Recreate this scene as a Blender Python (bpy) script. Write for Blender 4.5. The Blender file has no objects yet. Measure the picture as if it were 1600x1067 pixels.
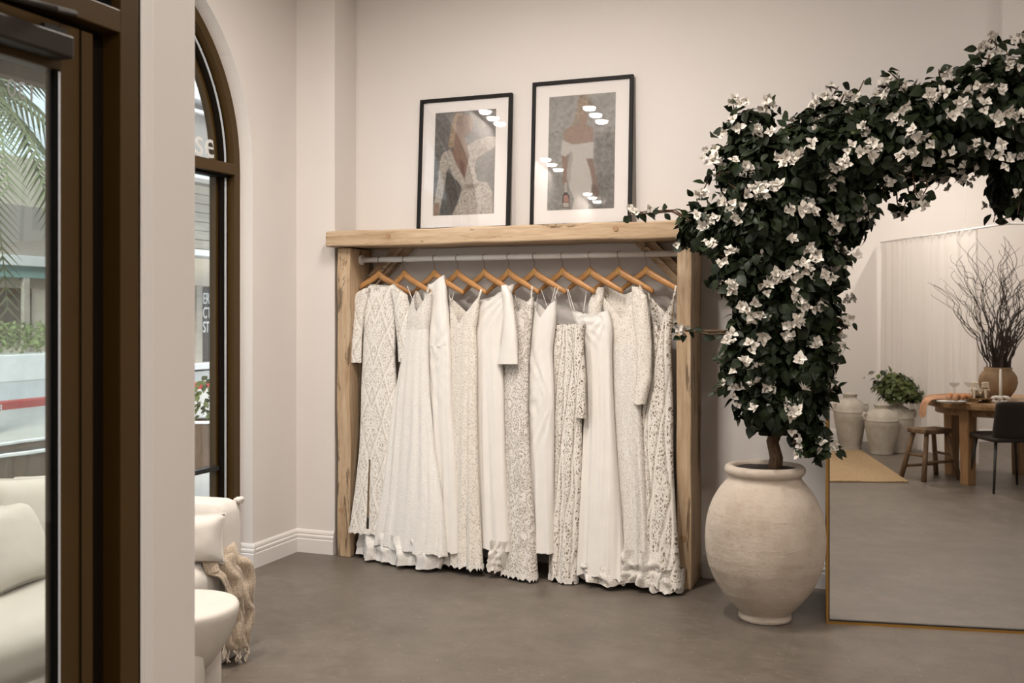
import bpy, bmesh, math, random
import numpy as np
from mathutils import Vector, Matrix
random.seed(7)
rng = np.random.default_rng(11)
sin, cos, pi, rad = math.sin, math.cos, math.pi, math.radians
scene = bpy.context.scene
COL = scene.collection

# ------------------------------------------------------------------ camera
YAW, FPX, HOR, CXP, CZ = rad(20.7), 1588.0, 491.0, 800.0, 1.53
cd = bpy.data.cameras.new('camera')
cd.sensor_width = 36.0
cd.lens = 36.0 * FPX / 1600.0
cd.shift_y = -(533.5 - HOR) / 1600.0
cd.clip_end = 300
cd.dof.use_dof = True
cd.dof.focus_distance = 5.9
cd.dof.aperture_fstop = 4.0
cam = bpy.data.objects.new('camera', cd)
cam.location = (0, 0, CZ)
cam.rotation_euler = (rad(90), 0, YAW)
COL.objects.link(cam)
scene.camera = cam

# ------------------------------------------------------------------ world, view
w = bpy.data.worlds.new('sky')
scene.world = w
w.use_nodes = True
bg = w.node_tree.nodes['Background']
bg.inputs[0].default_value = (0.80, 0.90, 1.0, 1)
bg.inputs[1].default_value = 0.8
vs = scene.view_settings
vs.view_transform = 'Standard'
vs.look = 'None'
vs.gamma = 1.0
vs.use_curve_mapping = False
vs.exposure = 0.98
LAMP_W = 8.5          # one ceiling downlight
DAY_W = 120.0         # daylight arriving at the arched window

# daylight pouring in from the open street side of the arched window
def area(name, loc, rot, sx, sy, power, col, spread=180):
    l = bpy.data.lights.new(name, 'AREA')
    l.shape = 'RECTANGLE'; l.size = sx; l.size_y = sy
    l.energy = power; l.color = col; l.spread = rad(spread)
    o = bpy.data.objects.new(name, l)
    o.location = loc; o.rotation_euler = rot
    COL.objects.link(o)
    return o
sun = bpy.data.lights.new('sun', 'SUN')
sun.energy = 2.6; sun.angle = rad(20); sun.color = (1, .95, .88)
so = bpy.data.objects.new('sun', sun); so.rotation_euler = (rad(38), rad(25), 0)
COL.objects.link(so)

# ------------------------------------------------------------------ measuring helpers
RGT = Vector((cos(YAW), sin(YAW), 0)); FWD = Vector((-sin(YAW), cos(YAW), 0))
def ray(px, py):
    return RGT * ((px - CXP) / FPX) + FWD + Vector((0, 0, (HOR - py) / FPX))
def at_depth(px, py, d):
    return Vector((0, 0, CZ)) + ray(px, py) * d
def on_floor(px, py, z=0.0):
    return at_depth(px, py, (CZ - z) * FPX / (py - HOR))
def on_Y(px, py, Y):
    r = ray(px, py); return Vector((0, 0, CZ)) + r * (Y / r.y)
def on_X(px, py, X):
    r = ray(px, py); return Vector((0, 0, CZ)) + r * (X / r.x)
# standing mirror: foot of its left edge and its direction along the floor
MP = Vector((-0.327, 5.28, 0)); MU = Vector((cos(rad(10)), sin(rad(10)), 0)); MN = Vector((MU.y, -MU.x, 0))
def mir(P):
    return P - MN * (2 * (P - MP).dot(MN))
def seen(px, py, d=None, z=0.0):
    """place in the room of something seen in the mirror"""
    return mir(on_floor(px, py, z) if d is None else at_depth(px, py, d))

# ------------------------------------------------------------------ object helpers
def link(o, parent=None):
    COL.objects.link(o)
    if parent is not None: o.parent = parent
    return o
def tag(o, label=None, cat=None, group=None, kind=None):
    if label: o['label'] = label
    if cat: o['category'] = cat
    if group: o['group'] = group
    if kind: o['kind'] = kind
    return o
def empty(name, loc=(0, 0, 0), rz=0.0, label=None, cat=None, group=None, kind=None):
    o = bpy.data.objects.new(name, None)
    o.location = loc; o.rotation_euler = (0, 0, rz); o.empty_display_size = .05
    return tag(link(o), label, cat, group, kind)
def obj(name, me, mat=None, parent=None, smooth=False, loc=None, rot=None):
    if isinstance(me, bmesh.types.BMesh):
        m = bpy.data.meshes.new(name); me.to_mesh(m); me.free(); me = m
    if mat is not None and not me.materials:
        me.materials.append(mat)
    if smooth:
        me.polygons.foreach_set('use_smooth', [True] * len(me.polygons))
    o = bpy.data.objects.new(name, me)
    link(o, parent)
    if loc is not None: o.location = loc
    if rot is not None: o.rotation_euler = rot
    return o
def pydata(verts, faces, name='mesh'):
    m = bpy.data.meshes.new(name)
    m.from_pydata([tuple(v) for v in verts], [], faces)
    m.update()
    return m
def box(a, b, bevel=0.0, bm=None, seg=2):
    new = bmesh.new()
    x0, y0, z0 = a; x1, y1, z1 = b
    r = bmesh.ops.create_cube(new, size=1)
    bmesh.ops.scale(new, vec=(x1 - x0, y1 - y0, z1 - z0), verts=new.verts)
    bmesh.ops.translate(new, vec=((x0 + x1) / 2, (y0 + y1) / 2, (z0 + z1) / 2), verts=new.verts)
    if bevel > 0:
        bmesh.ops.bevel(new, geom=new.edges[:], offset=bevel, segments=seg, affect='EDGES', profile=.5)
    if bm is None: return new
    m = bpy.data.meshes.new('t'); new.to_mesh(m); new.free(); bm.from_mesh(m); bpy.data.meshes.remove(m)
    return bm
def tube_data(pts, radii, n=8, cap=True, flat=1.0, up=None):
    """verts, faces of a tube swept along pts; radii one number or list; flat squashes along the second axis"""
    pts = [Vector(p) for p in pts]
    if not hasattr(radii, '__len__'): radii = [radii] * len(pts)
    V, Fc = [], []
    prev = None
    for i, p in enumerate(pts):
        t = (pts[min(i + 1, len(pts) - 1)] - pts[max(i - 1, 0)])
        if t.length < 1e-9: t = Vector((0, 0, 1))
        t.normalize()
        if prev is None:
            ref = Vector(up) if up else (Vector((0, 1, 0)) if abs(t.y) < .9 else Vector((1, 0, 0)))
        else: ref = prev
        b = (ref - t * ref.dot(t)); b.normalize(); prev = b
        a = t.cross(b)
        for k in range(n):
            f = 2 * pi * k / n
            V.append(p + a * (radii[i] * cos(f)) + b * (radii[i] * flat * sin(f)))
    for i in range(len(pts) - 1):
        for k in range(n):
            k2 = (k + 1) % n
            Fc.append((i * n + k, i * n + k2, (i + 1) * n + k2, (i + 1) * n + k))
    if cap:
        Fc.append(tuple(range(n - 1, -1, -1)))
        Fc.append(tuple((len(pts) - 1) * n + k for k in range(n)))
    return V, Fc
def tube(pts, radii, n=8, cap=True, flat=1.0, up=None):
    return pydata(*tube_data(pts, radii, n, cap, flat, up))
def join_data(parts):
    V, Fc = [], []
    for v, f in parts:
        o = len(V); V += list(v); Fc += [tuple(i + o for i in q) for q in f]
    return V, Fc
def lathe(prof, n=40, squash=1.0):
    V, Fc = [], []
    for r, z in prof:
        for k in range(n):
            V.append((r * cos(2 * pi * k / n), r * sin(2 * pi * k / n) * squash, z))
    for i in range(len(prof) - 1):
        for k in range(n):
            k2 = (k + 1) % n
            Fc.append((i * n + k, i * n + k2, (i + 1) * n + k2, (i + 1) * n + k))
    Fc.append(tuple(range(n - 1, -1, -1)))
    Fc.append(tuple((len(prof) - 1) * n + k for k in range(n)))
    return pydata(V, Fc)
def prism(poly, ext, axis='Y'):
    """closed outline [(a,b)...] extruded: axis Y -> (a,y,b); axis X -> (x,a,b); axis Z -> (a,b,z)"""
    e0, e1 = ext
    def P(a, b, e):
        return {'Y': (a, e, b), 'X': (e, a, b), 'Z': (a, b, e)}[axis]
    n = len(poly)
    V = [P(a, b, e0) for a, b in poly] + [P(a, b, e1) for a, b in poly]
    Fc = [tuple(range(n)), tuple(range(2 * n - 1, n - 1, -1))]
    Fc += [(i, (i + 1) % n, n + (i + 1) % n, n + i) for i in range(n)]
    m = pydata(V, Fc)
    bm = bmesh.new(); bm.from_mesh(m); bpy.data.meshes.remove(m)
    bmesh.ops.recalc_face_normals(bm, faces=bm.faces)
    return bm
def smooth_noise(x, y=0.0, s=0.0):
    return (sin(x * 1.7 + s) + sin(x * 3.1 + y * 2.3 + s * 2.1) * .6 + sin(y * 1.9 - x * .8 + s * 1.3) * .7) / 2.3
def wobble(me, amp, freq, seed=0):
    for v in me.vertices:
        c = v.co
        v.co = c + Vector((smooth_noise(c.y * freq, c.z * freq, seed), smooth_noise(c.z * freq, c.x * freq, seed + 3), smooth_noise(c.x * freq, c.y * freq, seed + 7))) * amp
    return me
def soft_block(w_, d_, h_, r, cuts=10, puff=0.0, seed=0, wob=.004):
    """upholstered block, origin at the centre of its base"""
    bm = bmesh.new()
    bmesh.ops.create_cube(bm, size=2)
    bmesh.ops.subdivide_edges(bm, edges=bm.edges[:], cuts=cuts, use_grid_fill=True)
    hw, hd, hh = w_ / 2, d_ / 2, h_ / 2
    for v in bm.verts:
        p = v.co.copy()
        q = Vector((p.x * hw, p.y * hd, p.z * hh))
        c = Vector((max(-hw + r, min(hw - r, q.x)), max(-hd + r, min(hd - r, q.y)), max(-hh + r, min(hh - r, q.z))))
        dlt = q - c
        if dlt.length > 1e-6: q = c + dlt.normalized() * min(r, dlt.length if dlt.length < r else r)
        if puff:
            f = (1 - p.x ** 4) * (1 - p.y ** 4)
            q.z += puff * f * (1 if p.z > 0 else 0) * max(0, p.z)
        q += Vector((smooth_noise(q.y * 6, q.z * 6, seed), smooth_noise(q.z * 6, q.x * 6, seed + 2), smooth_noise(q.x * 6, q.y * 6, seed + 4))) * wob * .7
        v.co = q + Vector((0, 0, hh))
    m = bpy.data.meshes.new('soft'); bm.to_mesh(m); bm.free()
    return m
def pillow_mesh(w_, h_, t, seed=0, n=18):
    V, Fc = [], []
    for side in (1, -1):
        for i in range(n + 1):
            for j in range(n + 1):
                u, v = -1 + 2 * i / n, -1 + 2 * j / n
                pin = 1 - .10 * (1 - abs(v) ** 2) * abs(u) ** 3 * .9
                pin2 = 1 - .10 * (1 - abs(u) ** 2) * abs(v) ** 3 * .9
                hgt = t * (max(0, 1 - u ** 4) * max(0, 1 - v ** 4)) ** .55
                hgt += .006 * smooth_noise(u * 4, v * 4, seed) * (1 - max(abs(u), abs(v)) ** 6)
                V.append((u * w_ / 2 * pin, side * hgt / 2, v * h_ / 2 * pin2))
    N = (n + 1) ** 2
    for s in (0, 1):
        for i in range(n):
            for j in range(n):
                a = s * N + i * (n + 1) + j
                q = (a, a + 1, a + n + 2, a + n + 1)
                Fc.append(q[::-1] if s == 0 else q)
    m = pydata(V, Fc)
    bm = bmesh.new(); bm.from_mesh(m); bmesh.ops.remove_doubles(bm, verts=bm.verts, dist=1e-5); bm.to_mesh(m); bm.free()
    return m

# ------------------------------------------------------------------ materials
class N:
    def __init__(self, name):
        self.m = bpy.data.materials.new(name); self.m.use_nodes = True
        self.t = self.m.node_tree; self.b = self.t.nodes['Principled BSDF']; self.o = self.t.nodes['Material Output']
        self._c = None
    def n(self, typ, **kw):
        x = self.t.nodes.new(typ)
        for k, v in kw.items():
            if k in x.inputs: x.inputs[k].default_value = v
            else: setattr(x, k, v)
        return x
    def l(self, a, b): self.t.links.new(a, b); return self
    def coords(self, scale=(1, 1, 1), rot=(0, 0, 0), kind='Object'):
        c = self.n('ShaderNodeTexCoord'); mp = self.n('ShaderNodeMapping')
        mp.inputs['Scale'].default_value = scale; mp.inputs['Rotation'].default_value = rot
        self.l(c.outputs[kind], mp.inputs['Vector']); return mp.outputs['Vector']
    def noise(self, vec, scale, detail=4, rough=.55, dist=0):
        x = self.n('ShaderNodeTexNoise', Scale=scale, Detail=detail, Roughness=rough, Distortion=dist)
        self.l(vec, x.inputs['Vector']); return x.outputs['Fac']
    def voro(self, vec, scale, feature='F1', rnd=1.0):
        x = self.n('ShaderNodeTexVoronoi'); x.feature = feature
        x.inputs['Scale'].default_value = scale; x.inputs['Randomness'].default_value = rnd
        self.l(vec, x.inputs['Vector']); return x.outputs['Distance']
    def ramp(self, fac, stops, interp='LINEAR'):
        x = self.n('ShaderNodeValToRGB'); x.color_ramp.interpolation = interp
        e = x.color_ramp.elements
        while len(e) < len(stops): e.new(.5)
        for q, (p, c) in zip(e, stops):
            q.position = p; q.color = (c[0], c[1], c[2], 1) if hasattr(c, '__len__') else (c, c, c, 1)
        self.l(fac, x.inputs['Fac']); return x.outputs['Color']
    def mix(self, fac, a, b, mode='MIX'):
        x = self.n('ShaderNodeMix', data_type='RGBA', blend_type=mode)
        for s, v in ((0, fac), (6, a), (7, b)):
            if hasattr(v, 'is_output'): self.l(v, x.inputs[s])
            else: x.inputs[s].default_value = v if s == 0 else ((*v, 1) if len(v) == 3 else v)
        return x.outputs[2]
    def math(self, op, a, b=None):
        x = self.n('ShaderNodeMath', operation=op)
        for s, v in ((0, a), (1, b)):
            if v is None: continue
            if hasattr(v, 'is_output'): self.l(v, x.inputs[s])
            else: x.inputs[s].default_value = v
        return x.outputs[0]
    def color(self, c):
        if hasattr(c, 'is_output'): self.l(c, self.b.inputs['Base Color'])
        else: self.b.inputs['Base Color'].default_value = (*c, 1)
        return self
    def set(self, **kw):
        names = dict(rough='Roughness', metal='Metallic', sheen='Sheen Weight', spec='Specular IOR Level', sub='Subsurface Weight', coat='Coat Weight', alpha='Alpha', trans='Transmission Weight')
        for k, v in kw.items():
            if hasattr(v, 'is_output'): self.l(v, self.b.inputs[names[k]])
            else: self.b.inputs[names[k]].default_value = v
        return self
    def bump(self, h, strength=.2, dist=.01):
        x = self.n('ShaderNodeBump', Strength=strength, Distance=dist)
        self.l(h, x.inputs['Height']); self.l(x.outputs[0], self.b.inputs['Normal']); return self
def plain(name, c, rough=.5, var=.08, scale=6, bump=0.0, bscale=60, **kw):
    """solid colour with a little tonal noise"""
    k = N(name); v = k.coords()
    f = k.noise(v, scale, 5)
    lo = tuple(x * (1 - var) for x in c); hi = tuple(min(1, x * (1 + var)) for x in c)
    k.color(k.ramp(f, [(.3, lo), (.7, hi)])).set(rough=rough, **kw)
    if bump: k.bump(k.noise(v, bscale, 4), bump, .004)
    return k.m
M = {}
M['wall'] = plain('wall_paint', (.695, .655, .625), .85, .012, 1.5, .04, 90)
M['trim'] = plain('trim_paint', (.72, .69, .665), .55, .01, 2)
M['ceiling'] = plain('ceiling_paint', (.78, .75, .72), .9, .01, 2)

k = N('floor_vinyl'); v = k.coords()
f1 = k.noise(v, 1.3, 6, .6); f2 = k.noise(k.coords((3, 9, 3), (0, 0, .5)), 5, 8, .7); f3 = k.voro(v, 30)
base = k.mix(k.ramp(f1, [(.35, 0.0), (.68, 1.0)]), (.098, .080, .063), (.168, .141, .115))
base = k.mix(k.ramp(f2, [(.40, 0.0), (.68, .75)]), base, (.205, .176, .147))
sp = k.ramp(f3, [(.06, 1.0), (.14, 0.0)])
spk = k.noise(v, 35, 2); v_mid = k.noise(v, 6, 6, .7)
base = k.mix(k.ramp(v_mid, [(.35, .45), (.6, 0.0)]), base, (.092, .075, .059))
base = k.mix(k.math('MULTIPLY', sp, k.ramp(spk, [(.5, 0.0), (.6, .8)])), base, (.40, .37, .33))
br = k.n('ShaderNodeTexBrick', offset=0.5); br.inputs['Scale'].default_value = 1.0
br.inputs['Brick Width'].default_value = .92; br.inputs['Row Height'].default_value = .46; br.inputs['Mortar Size'].default_value = .0018
br.inputs['Color1'].default_value = (1, 1, 1, 1); br.inputs['Color2'].default_value = (.96, .96, .96, 1); br.inputs['Mortar'].default_value = (.80, .80, .80, 1)
k.l(v, br.inputs['Vector'])
k.color(k.mix(1.0, base, br.outputs['Color'], 'MULTIPLY')).set(rough=k.ramp(f2, [(.3, .36), (.7, .52)]), spec=.35)
k.bump(f2, .06, .004); M['floor'] = k.m

def wood(name, axis, dark, mid, light, crack=.0, rough=.6, sc=1.0):
    k = N(name)
    s = {'X': (1.1, 9, 9), 'Y': (9, 1.1, 9), 'Z': (9, 9, 1.1)}[axis]
    s2 = {'X': (3, 60, 60), 'Y': (60, 3, 60), 'Z': (60, 60, 3)}[axis]
    v = k.coords(tuple(a * sc for a in s)); v2 = k.coords(tuple(a * sc for a in s2))
    f = k.noise(v, 1.6, 6, .6, 1.4); g = k.noise(v2, 1, 5, .7)
    c = k.ramp(f, [(.28, dark), (.46, mid), (.66, light)])
    c = k.mix(k.ramp(g, [(.35, .55), (.65, 0.0)]), c, dark)
    if crack:
        h = k.noise(k.coords(tuple(a * .75 * sc for a in s)), 1.1, 5, .65, 2.2)
        c = k.mix(k.ramp(h, [(.565, 0.0), (.605, crack)]), c, tuple(x * .28 for x in dark))
    k.color(c).set(rough=rough, spec=.3).bump(g, .25, .004)
    return k.m
RW = ((.33, .215, .12), (.50, .365, .235), (.585, .455, .32))
M['rack_x'] = wood('rack_wood_long', 'X', *RW, crack=.85)
M['rack_z'] = wood('rack_wood_tall', 'Z', *RW, crack=.8)
M['plug'] = wood('plug_wood', 'Y', (.30, .17, .08), (.36, .22, .12), (.42, .27, .15))
M['hanger'] = wood('hanger_wood', 'X', (.36, .165, .055), (.47, .235, .085), (.54, .29, .115), rough=.35)
M['tablewood'] = wood('table_wood', 'X', (.16, .085, .035), (.27, .155, .07), (.35, .215, .11), rough=.5)
M['legwood'] = wood('leg_wood', 'Z', (.18, .095, .04), (.29, .165, .075), (.34, .20, .10), rough=.5)
M['oldwood'] = wood('old_stool_wood', 'Z', (.075, .042, .02), (.16, .095, .05), (.24, .155, .09), rough=.7)
M['hook'] = plain('hook_metal', (.42, .36, .28), .3, .02, 5, metal=1.0)
M['rod'] = plain('rod_enamel', (.84, .83, .82), .35, .01)
M['frame'] = plain('black_frame', (.006, .005, .0045), .6, .1, 12, spec=.25)
M['mat'] = plain('mat_board', (.80, .765, .745), .8, .01)
M['bronze'] = plain('bronze_aluminium', (.058, .031, .0065), .45, .06, 4, spec=.3)
M['bronze_dark'] = plain('bronze_rebate', (.007, .004, .002), .7, .05, 4, spec=.1)
M['closer'] = plain('closer_cover', (.016, .011, .008), .5, .04, 4, spec=.3)
M['rubber'] = plain('black_gasket', (.004, .004, .004), .8, .02, spec=.1)
M['steel'] = plain('spacer_steel', (.60, .64, .68), .35, .02)
M['gold'] = plain('gold_frame', (.48, .27, .07), .35, .05, 8, metal=.9)
M['black'] = plain('black_metal', (.012, .011, .010), .45, .05)
M['linen'] = plain('white_linen', (.60, .565, .52), .9, .03, 14, .25, 260, sheen=.3)
M['plaster'] = plain('white_plaster', (.56, .52, .47), .85, .03, 7, .12, 40)
M['soil'] = plain('dark_soil', (.018, .012, .008), .95, .4, 40, .8, 70)
M['bark'] = wood('bark', 'Z', (.05, .028, .015), (.10, .06, .033), (.16, .10, .06), rough=.85, sc=4)
M['twig'] = plain('dark_twig', (.028, .017, .010), .8, .25, 30)
M['white_sheet'] = plain('ceramic_white', (.72, .69, .64), .5, .02)
M['leather'] = plain('dark_leather', (.016, .011, .009), .45, .15, 30, .15, 120)
M['rug'] = None
k = N('jute_rug'); v = k.coords((1, 1, 1))
wv = k.n('ShaderNodeTexWave', wave_type='BANDS', bands_direction='Y'); wv.inputs['Scale'].default_value = 14; wv.inputs['Distortion'].default_value = 2.5; wv.inputs['Detail'].default_value = 3
k.l(v, wv.inputs['Vector']); g = k.noise(v, 60, 4)
k.color(k.mix(k.ramp(g, [(.35, 0.0), (.7, 1.0)]), k.ramp(wv.outputs['Fac'], [(0, (.17, .105, .045)), (1, (.40, .27, .14))]), (.42, .30, .17))).set(rough=.95).bump(wv.outputs['Fac'], .6, .01)
M['rug'] = k.m

def glass(name, tint, refl=1.0, rough=0.0):
    k = N(name); t = k.t
    t.nodes.remove(k.b)
    tr = k.n('ShaderNodeBsdfTransparent'); tr.inputs[0].default_value = (*tint, 1)
    gl = k.n('ShaderNodeBsdfGlossy'); gl.inputs['Roughness'].default_value = rough; gl.inputs[0].default_value = (1, 1, 1, 1)
    lw = k.n('ShaderNodeLayerWeight', Blend=.5)
    fr = k.math('ADD', k.math('MULTIPLY', k.math('POWER', lw.outputs['Facing'], 4.5), .9), .04)
    mx = k.n('ShaderNodeMixShader'); k.l(k.math('MULTIPLY', fr, refl), mx.inputs[0])
    k.l(tr.outputs[0], mx.inputs[1]); k.l(gl.outputs[0], mx.inputs[2]); k.l(mx.outputs[0], k.o.inputs['Surface'])
    return k.m
M['glass'] = glass('window_glass', (.95, .97, .965), 1.3)
M['doorglass'] = glass('door_glass', (.91, .95, .94), 1.5)
M['picglass'] = glass('picture_glass', (.97, .97, .97), 1.1, .004)
M['coupe'] = glass('coupe_glass', (.93, .93, .93), 2.0)
k = N('mirror_silver'); k.color((.88, .875, .86)).set(metal=1.0, rough=.012); M['mirror'] = k.m

# fabrics ----------------------------------------------------------
def satin(name, c=(.755, .722, .68)):
    k = N(name); v = k.coords((1, 1, 1))
    f = k.noise(v, 9, 4)
    k.color(k.ramp(f, [(.3, tuple(x * .96 for x in c)), (.7, c)])).set(rough=.38, sheen=.25, spec=.45)
    k.bump(k.noise(k.coords((1, 1, .45)), 7, 4, .5, .8), .35, .02); return k.m
def lace(name, thread, ground, cell, gap=.10, motif=1.0, motif_scale=14, stretch=.7, mirror=True, trellis=None):
    """threads over a lining: a fine net, denser flower and leaf motifs, panels mirrored about the centre seam"""
    k = N(name); v0 = k.coords((1, 1, 1))
    if mirror:
        sp = k.n('ShaderNodeSeparateXYZ'); k.l(v0, sp.inputs[0])
        cb = k.n('ShaderNodeCombineXYZ'); k.l(k.math('ABSOLUTE', sp.outputs[0]), cb.inputs[0]); k.l(k.math('MULTIPLY', sp.outputs[1], .35), cb.inputs[1]); k.l(k.math('MULTIPLY', sp.outputs[2], stretch), cb.inputs[2])
        v0 = cb.outputs[0]
    nz = k.n('ShaderNodeTexNoise', Scale=26, Detail=2); k.l(v0, nz.inputs['Vector'])
    va = k.n('ShaderNodeVectorMath', operation='MULTIPLY_ADD'); va.inputs[1].default_value = (.022, .022, .022)
    k.l(nz.outputs['Color'], va.inputs[0]); k.l(v0, va.inputs[2]); v = va.outputs[0]
    net = k.ramp(k.voro(v, cell, 'DISTANCE_TO_EDGE'), [(gap * .6, 1.0), (gap * 1.5, 0.0)])
    rings = k.math('SINE', k.math('MULTIPLY', k.voro(v, motif_scale), 30.0))
    flower = k.ramp(rings, [(.30, 0.0), (.62, motif)])
    veins = k.ramp(k.math('SINE', k.math('MULTIPLY', k.noise(v, motif_scale * .6, 2), 55.0)), [(.25, 0.0), (.6, motif)])
    veil = k.ramp(k.noise(v, 8, 2), [(.40, 0.0), (.56, 1.0)])
    pat = k.mix(veil, veins, flower)
    a = k.math('MAXIMUM', net, pat)
    if trellis:                                   # corded diamonds and seams sewn over the net
        kx, kz = trellis
        ax = k.math('MULTIPLY', k.math('ABSOLUTE', sp.outputs[0]), kx); az = k.math('MULTIPLY', sp.outputs[2], kz)
        wv = k.math('MULTIPLY', k.noise(v, 5, 1), 5.0)
        for op in ('ADD', 'SUBTRACT'):
            cord = k.ramp(k.math('SINE', k.math('ADD', k.math(op, ax, az), wv)), [(.90, 0.0), (.97, .9)])
            a = k.math('MAXIMUM', a, cord)
            edge = k.ramp(k.math('SINE', k.math('ADD', k.math(op, ax, az), k.math('ADD', wv, .75))), [(.90, 1.0), (.99, .6)])
            a = k.math('MULTIPLY', a, edge)
    k.color(k.mix(a, ground, thread)).set(rough=.85, sheen=.15, spec=.2).bump(a, .45, .005); return k.m
M['satin'] = satin('ivory_satin'); M['satin2'] = satin('cream_satin', (.76, .72, .67))
TH = (.76, .725, .68)
M['lace_bead'] = lace('beaded_lace', (.78, .75, .705), (.45, .40, .34), 105, .14, .8, 20, .5, True, (62, 22))
M['lace_soft'] = lace('soft_lace', TH, (.56, .515, .455), 120, .13, .8, 26)
M['lace_cream'] = lace('cream_lace', (.76, .715, .65), (.54, .48, .405), 105, .15, .9, 24)
M['lace_flor'] = lace('floral_lace', (.75, .71, .66), (.34, .29, .24), 120, .10, 1.0, 16)
M['lace_open'] = lace('open_lace', (.76, .72, .66), (.20, .15, .105), 92, .15, 1.0, 22, .6, True, (78, 4))
M['lace_crochet'] = lace('crochet_lace', (.75, .71, .65), (.22, .17, .12), 80, .145, 1.0, 19, .6, True, (60, 6))
M['tulle'] = lace('sequin_tulle', (.79, .765, .725), (.70, .67, .625), 150, .2, .5, 40)
M['lining'] = plain('tan_lining', (.26, .18, .11), .85, .03)
M['voile'] = None
k = N('sheer_curtain'); t = k.t; t.nodes.remove(k.b)
d1 = k.n('ShaderNodeBsdfDiffuse'); d1.inputs[0].default_value = (.88, .85, .82, 1)
d2 = k.n('ShaderNodeBsdfTranslucent'); d2.inputs[0].default_value = (.88, .85, .82, 1)
t1 = k.n('ShaderNodeBsdfTransparent')
m1 = k.n('ShaderNodeMixShader'); m1.inputs[0].default_value = .55; k.l(d1.outputs[0], m1.inputs[1]); k.l(d2.outputs[0], m1.inputs[2])
m2 = k.n('ShaderNodeMixShader'); m2.inputs[0].default_value = .08; k.l(m1.outputs[0], m2.inputs[1]); k.l(t1.outputs[0], m2.inputs[2])
k.l(m2.outputs[0], k.o.inputs['Surface']); M['voile'] = k.m
k = N('knit_throw'); v = k.coords((1, 1, 1))
ck = k.voro(v, 130, 'F1', .4)
k.color(k.ramp(ck, [(.2, (.52, .43, .33)), (.75, (.30, .235, .17))])).set(rough=.95, sheen=.3).bump(ck, -.8, .01); M['knit'] = k.m
M['fringe'] = plain('fringe_yarn', (.66, .58, .48), .95, .1, 40)

k = N('leaf'); v = k.coords(); oi = k.n('ShaderNodeObjectInfo')
c = k.ramp(k.noise(v, 9, 3), [(.3, (.006, .010, .004)), (.62, (.013, .022, .007)), (.85, (.030, .044, .012))])
k.color(c).set(rough=.5, spec=.25); M['leaf'] = k.m
k = N('young_leaf'); v = k.coords()
k.color(k.ramp(k.noise(v, 14, 3), [(.3, (.03, .05, .012)), (.7, (.10, .12, .03))])).set(rough=.5, spec=.25); M['leaf2'] = k.m
k = N('white_bract'); v = k.coords((40, 40, 40))
k.color(k.ramp(k.noise(v, 1, 3), [(.3, (.58, .54, .485)), (.7, (.74, .70, .64))])).set(rough=.7, sub=.0); M['bract'] = k.m
M['stamen'] = plain('flower_heart', (.20, .17, .05), .7, .2, 30)
k = N('urn_plaster'); v = k.coords()
f = k.noise(v, 2.6, 7, .65); g = k.noise(k.coords((2, 2, 12)), 3, 6, .7); h = k.noise(v, 30, 6, .7)
c = k.ramp(f, [(.30, (.36, .295, .235)), (.5, (.49, .42, .35)), (.72, (.58, .51, .44))])
c = k.mix(k.ramp(g, [(.55, 0.0), (.72, .45)]), c, (.33, .25, .18))
c = k.mix(k.ramp(h, [(.62, 0.0), (.72, .4)]), c, (.24, .18, .13))
k.color(c).set(rough=.92, spec=.15).bump(k.math('ADD', h, k.math('MULTIPLY', g, .6)), .35, .012); M['urn'] = k.m
k = N('aged_jar'); v = k.coords()
f = k.noise(v, 4, 6, .65); h = k.noise(v, 24, 5, .7)
c = k.ramp(f, [(.3, (.36, .32, .265)), (.55, (.50, .455, .39)), (.75, (.58, .535, .47))])
k.color(k.mix(k.ramp(h, [(.6, 0.0), (.75, .4)]), c, (.28, .24, .19))).set(rough=.8).bump(h, .2, .01); M['jar'] = k.m
M['clay'] = plain('rough_clay', (.24, .155, .085), .9, .3, 5, .4, 25)
M['orange'] = plain('rust_gauze', (.48, .20, .085), .9, .15, 20, .2, 80)
M['peach'] = plain('peach_paper', (.42, .225, .125), .8, .15, 12)
M['sandal'] = plain('cream_leather', (.60, .50, .38), .6, .08)
# outdoors
M['asphalt'] = plain('asphalt', (.30, .31, .32), .9, .08, 3)
M['paving'] = plain('concrete_paving', (.42, .40, .37), .9, .08, 2)
M['redkerb'] = plain('red_kerb_paint', (.42, .03, .03), .6, .1, 5)
M['lightkerb'] = plain('pale_kerb', (.62, .61, .60), .8, .05)
M['stucco'] = plain('beige_stucco', (.52, .47, .39), .9, .05, .6)
M['greystucco'] = plain('grey_stucco', (.30, .275, .255), .9, .05, .6)
M['cladding'] = wood('pale_cladding', 'Y', (.33, .30, .26), (.40, .37, .32), (.46, .43, .38), rough=.8, sc=.25)
M['whitepaint'] = plain('white_render', (.72, .72, .72), .8, .03)
M['darkfront'] = plain('dark_shopfront', (.035, .030, .026), .5, .1, 2)
M['teal'] = plain('teal_fascia', (.22, .36, .34), .7, .05)
M['planter'] = wood('planter_wood', 'Z', (.05, .032, .022), (.10, .066, .045), (.15, .10, .07), rough=.8)
M['hedge'] = plain('hedge_leaf', (.12, .17, .05), .8, .5, 9)
M['palm'] = plain('palm_leaf', (.11, .13, .06), .7, .4, 3)
M['letter'] = plain('white_letter', (.75, .75, .73), .6, .01)
M['decal'] = plain('grey_decal', (.16, .15, .15), .6, .01)
M['golddecal'] = plain('gold_decal', (.40, .28, .12), .5, .05)
M['emit'] = None
k = N('lamp_lens'); t = k.t; t.nodes.remove(k.b)
em = k.n('ShaderNodeEmission', Strength=14.0); em.inputs[0].default_value = (1, .93, .85, 1)
k.l(em.outputs[0], k.o.inputs['Surface']); M['emit'] = k.m

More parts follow.
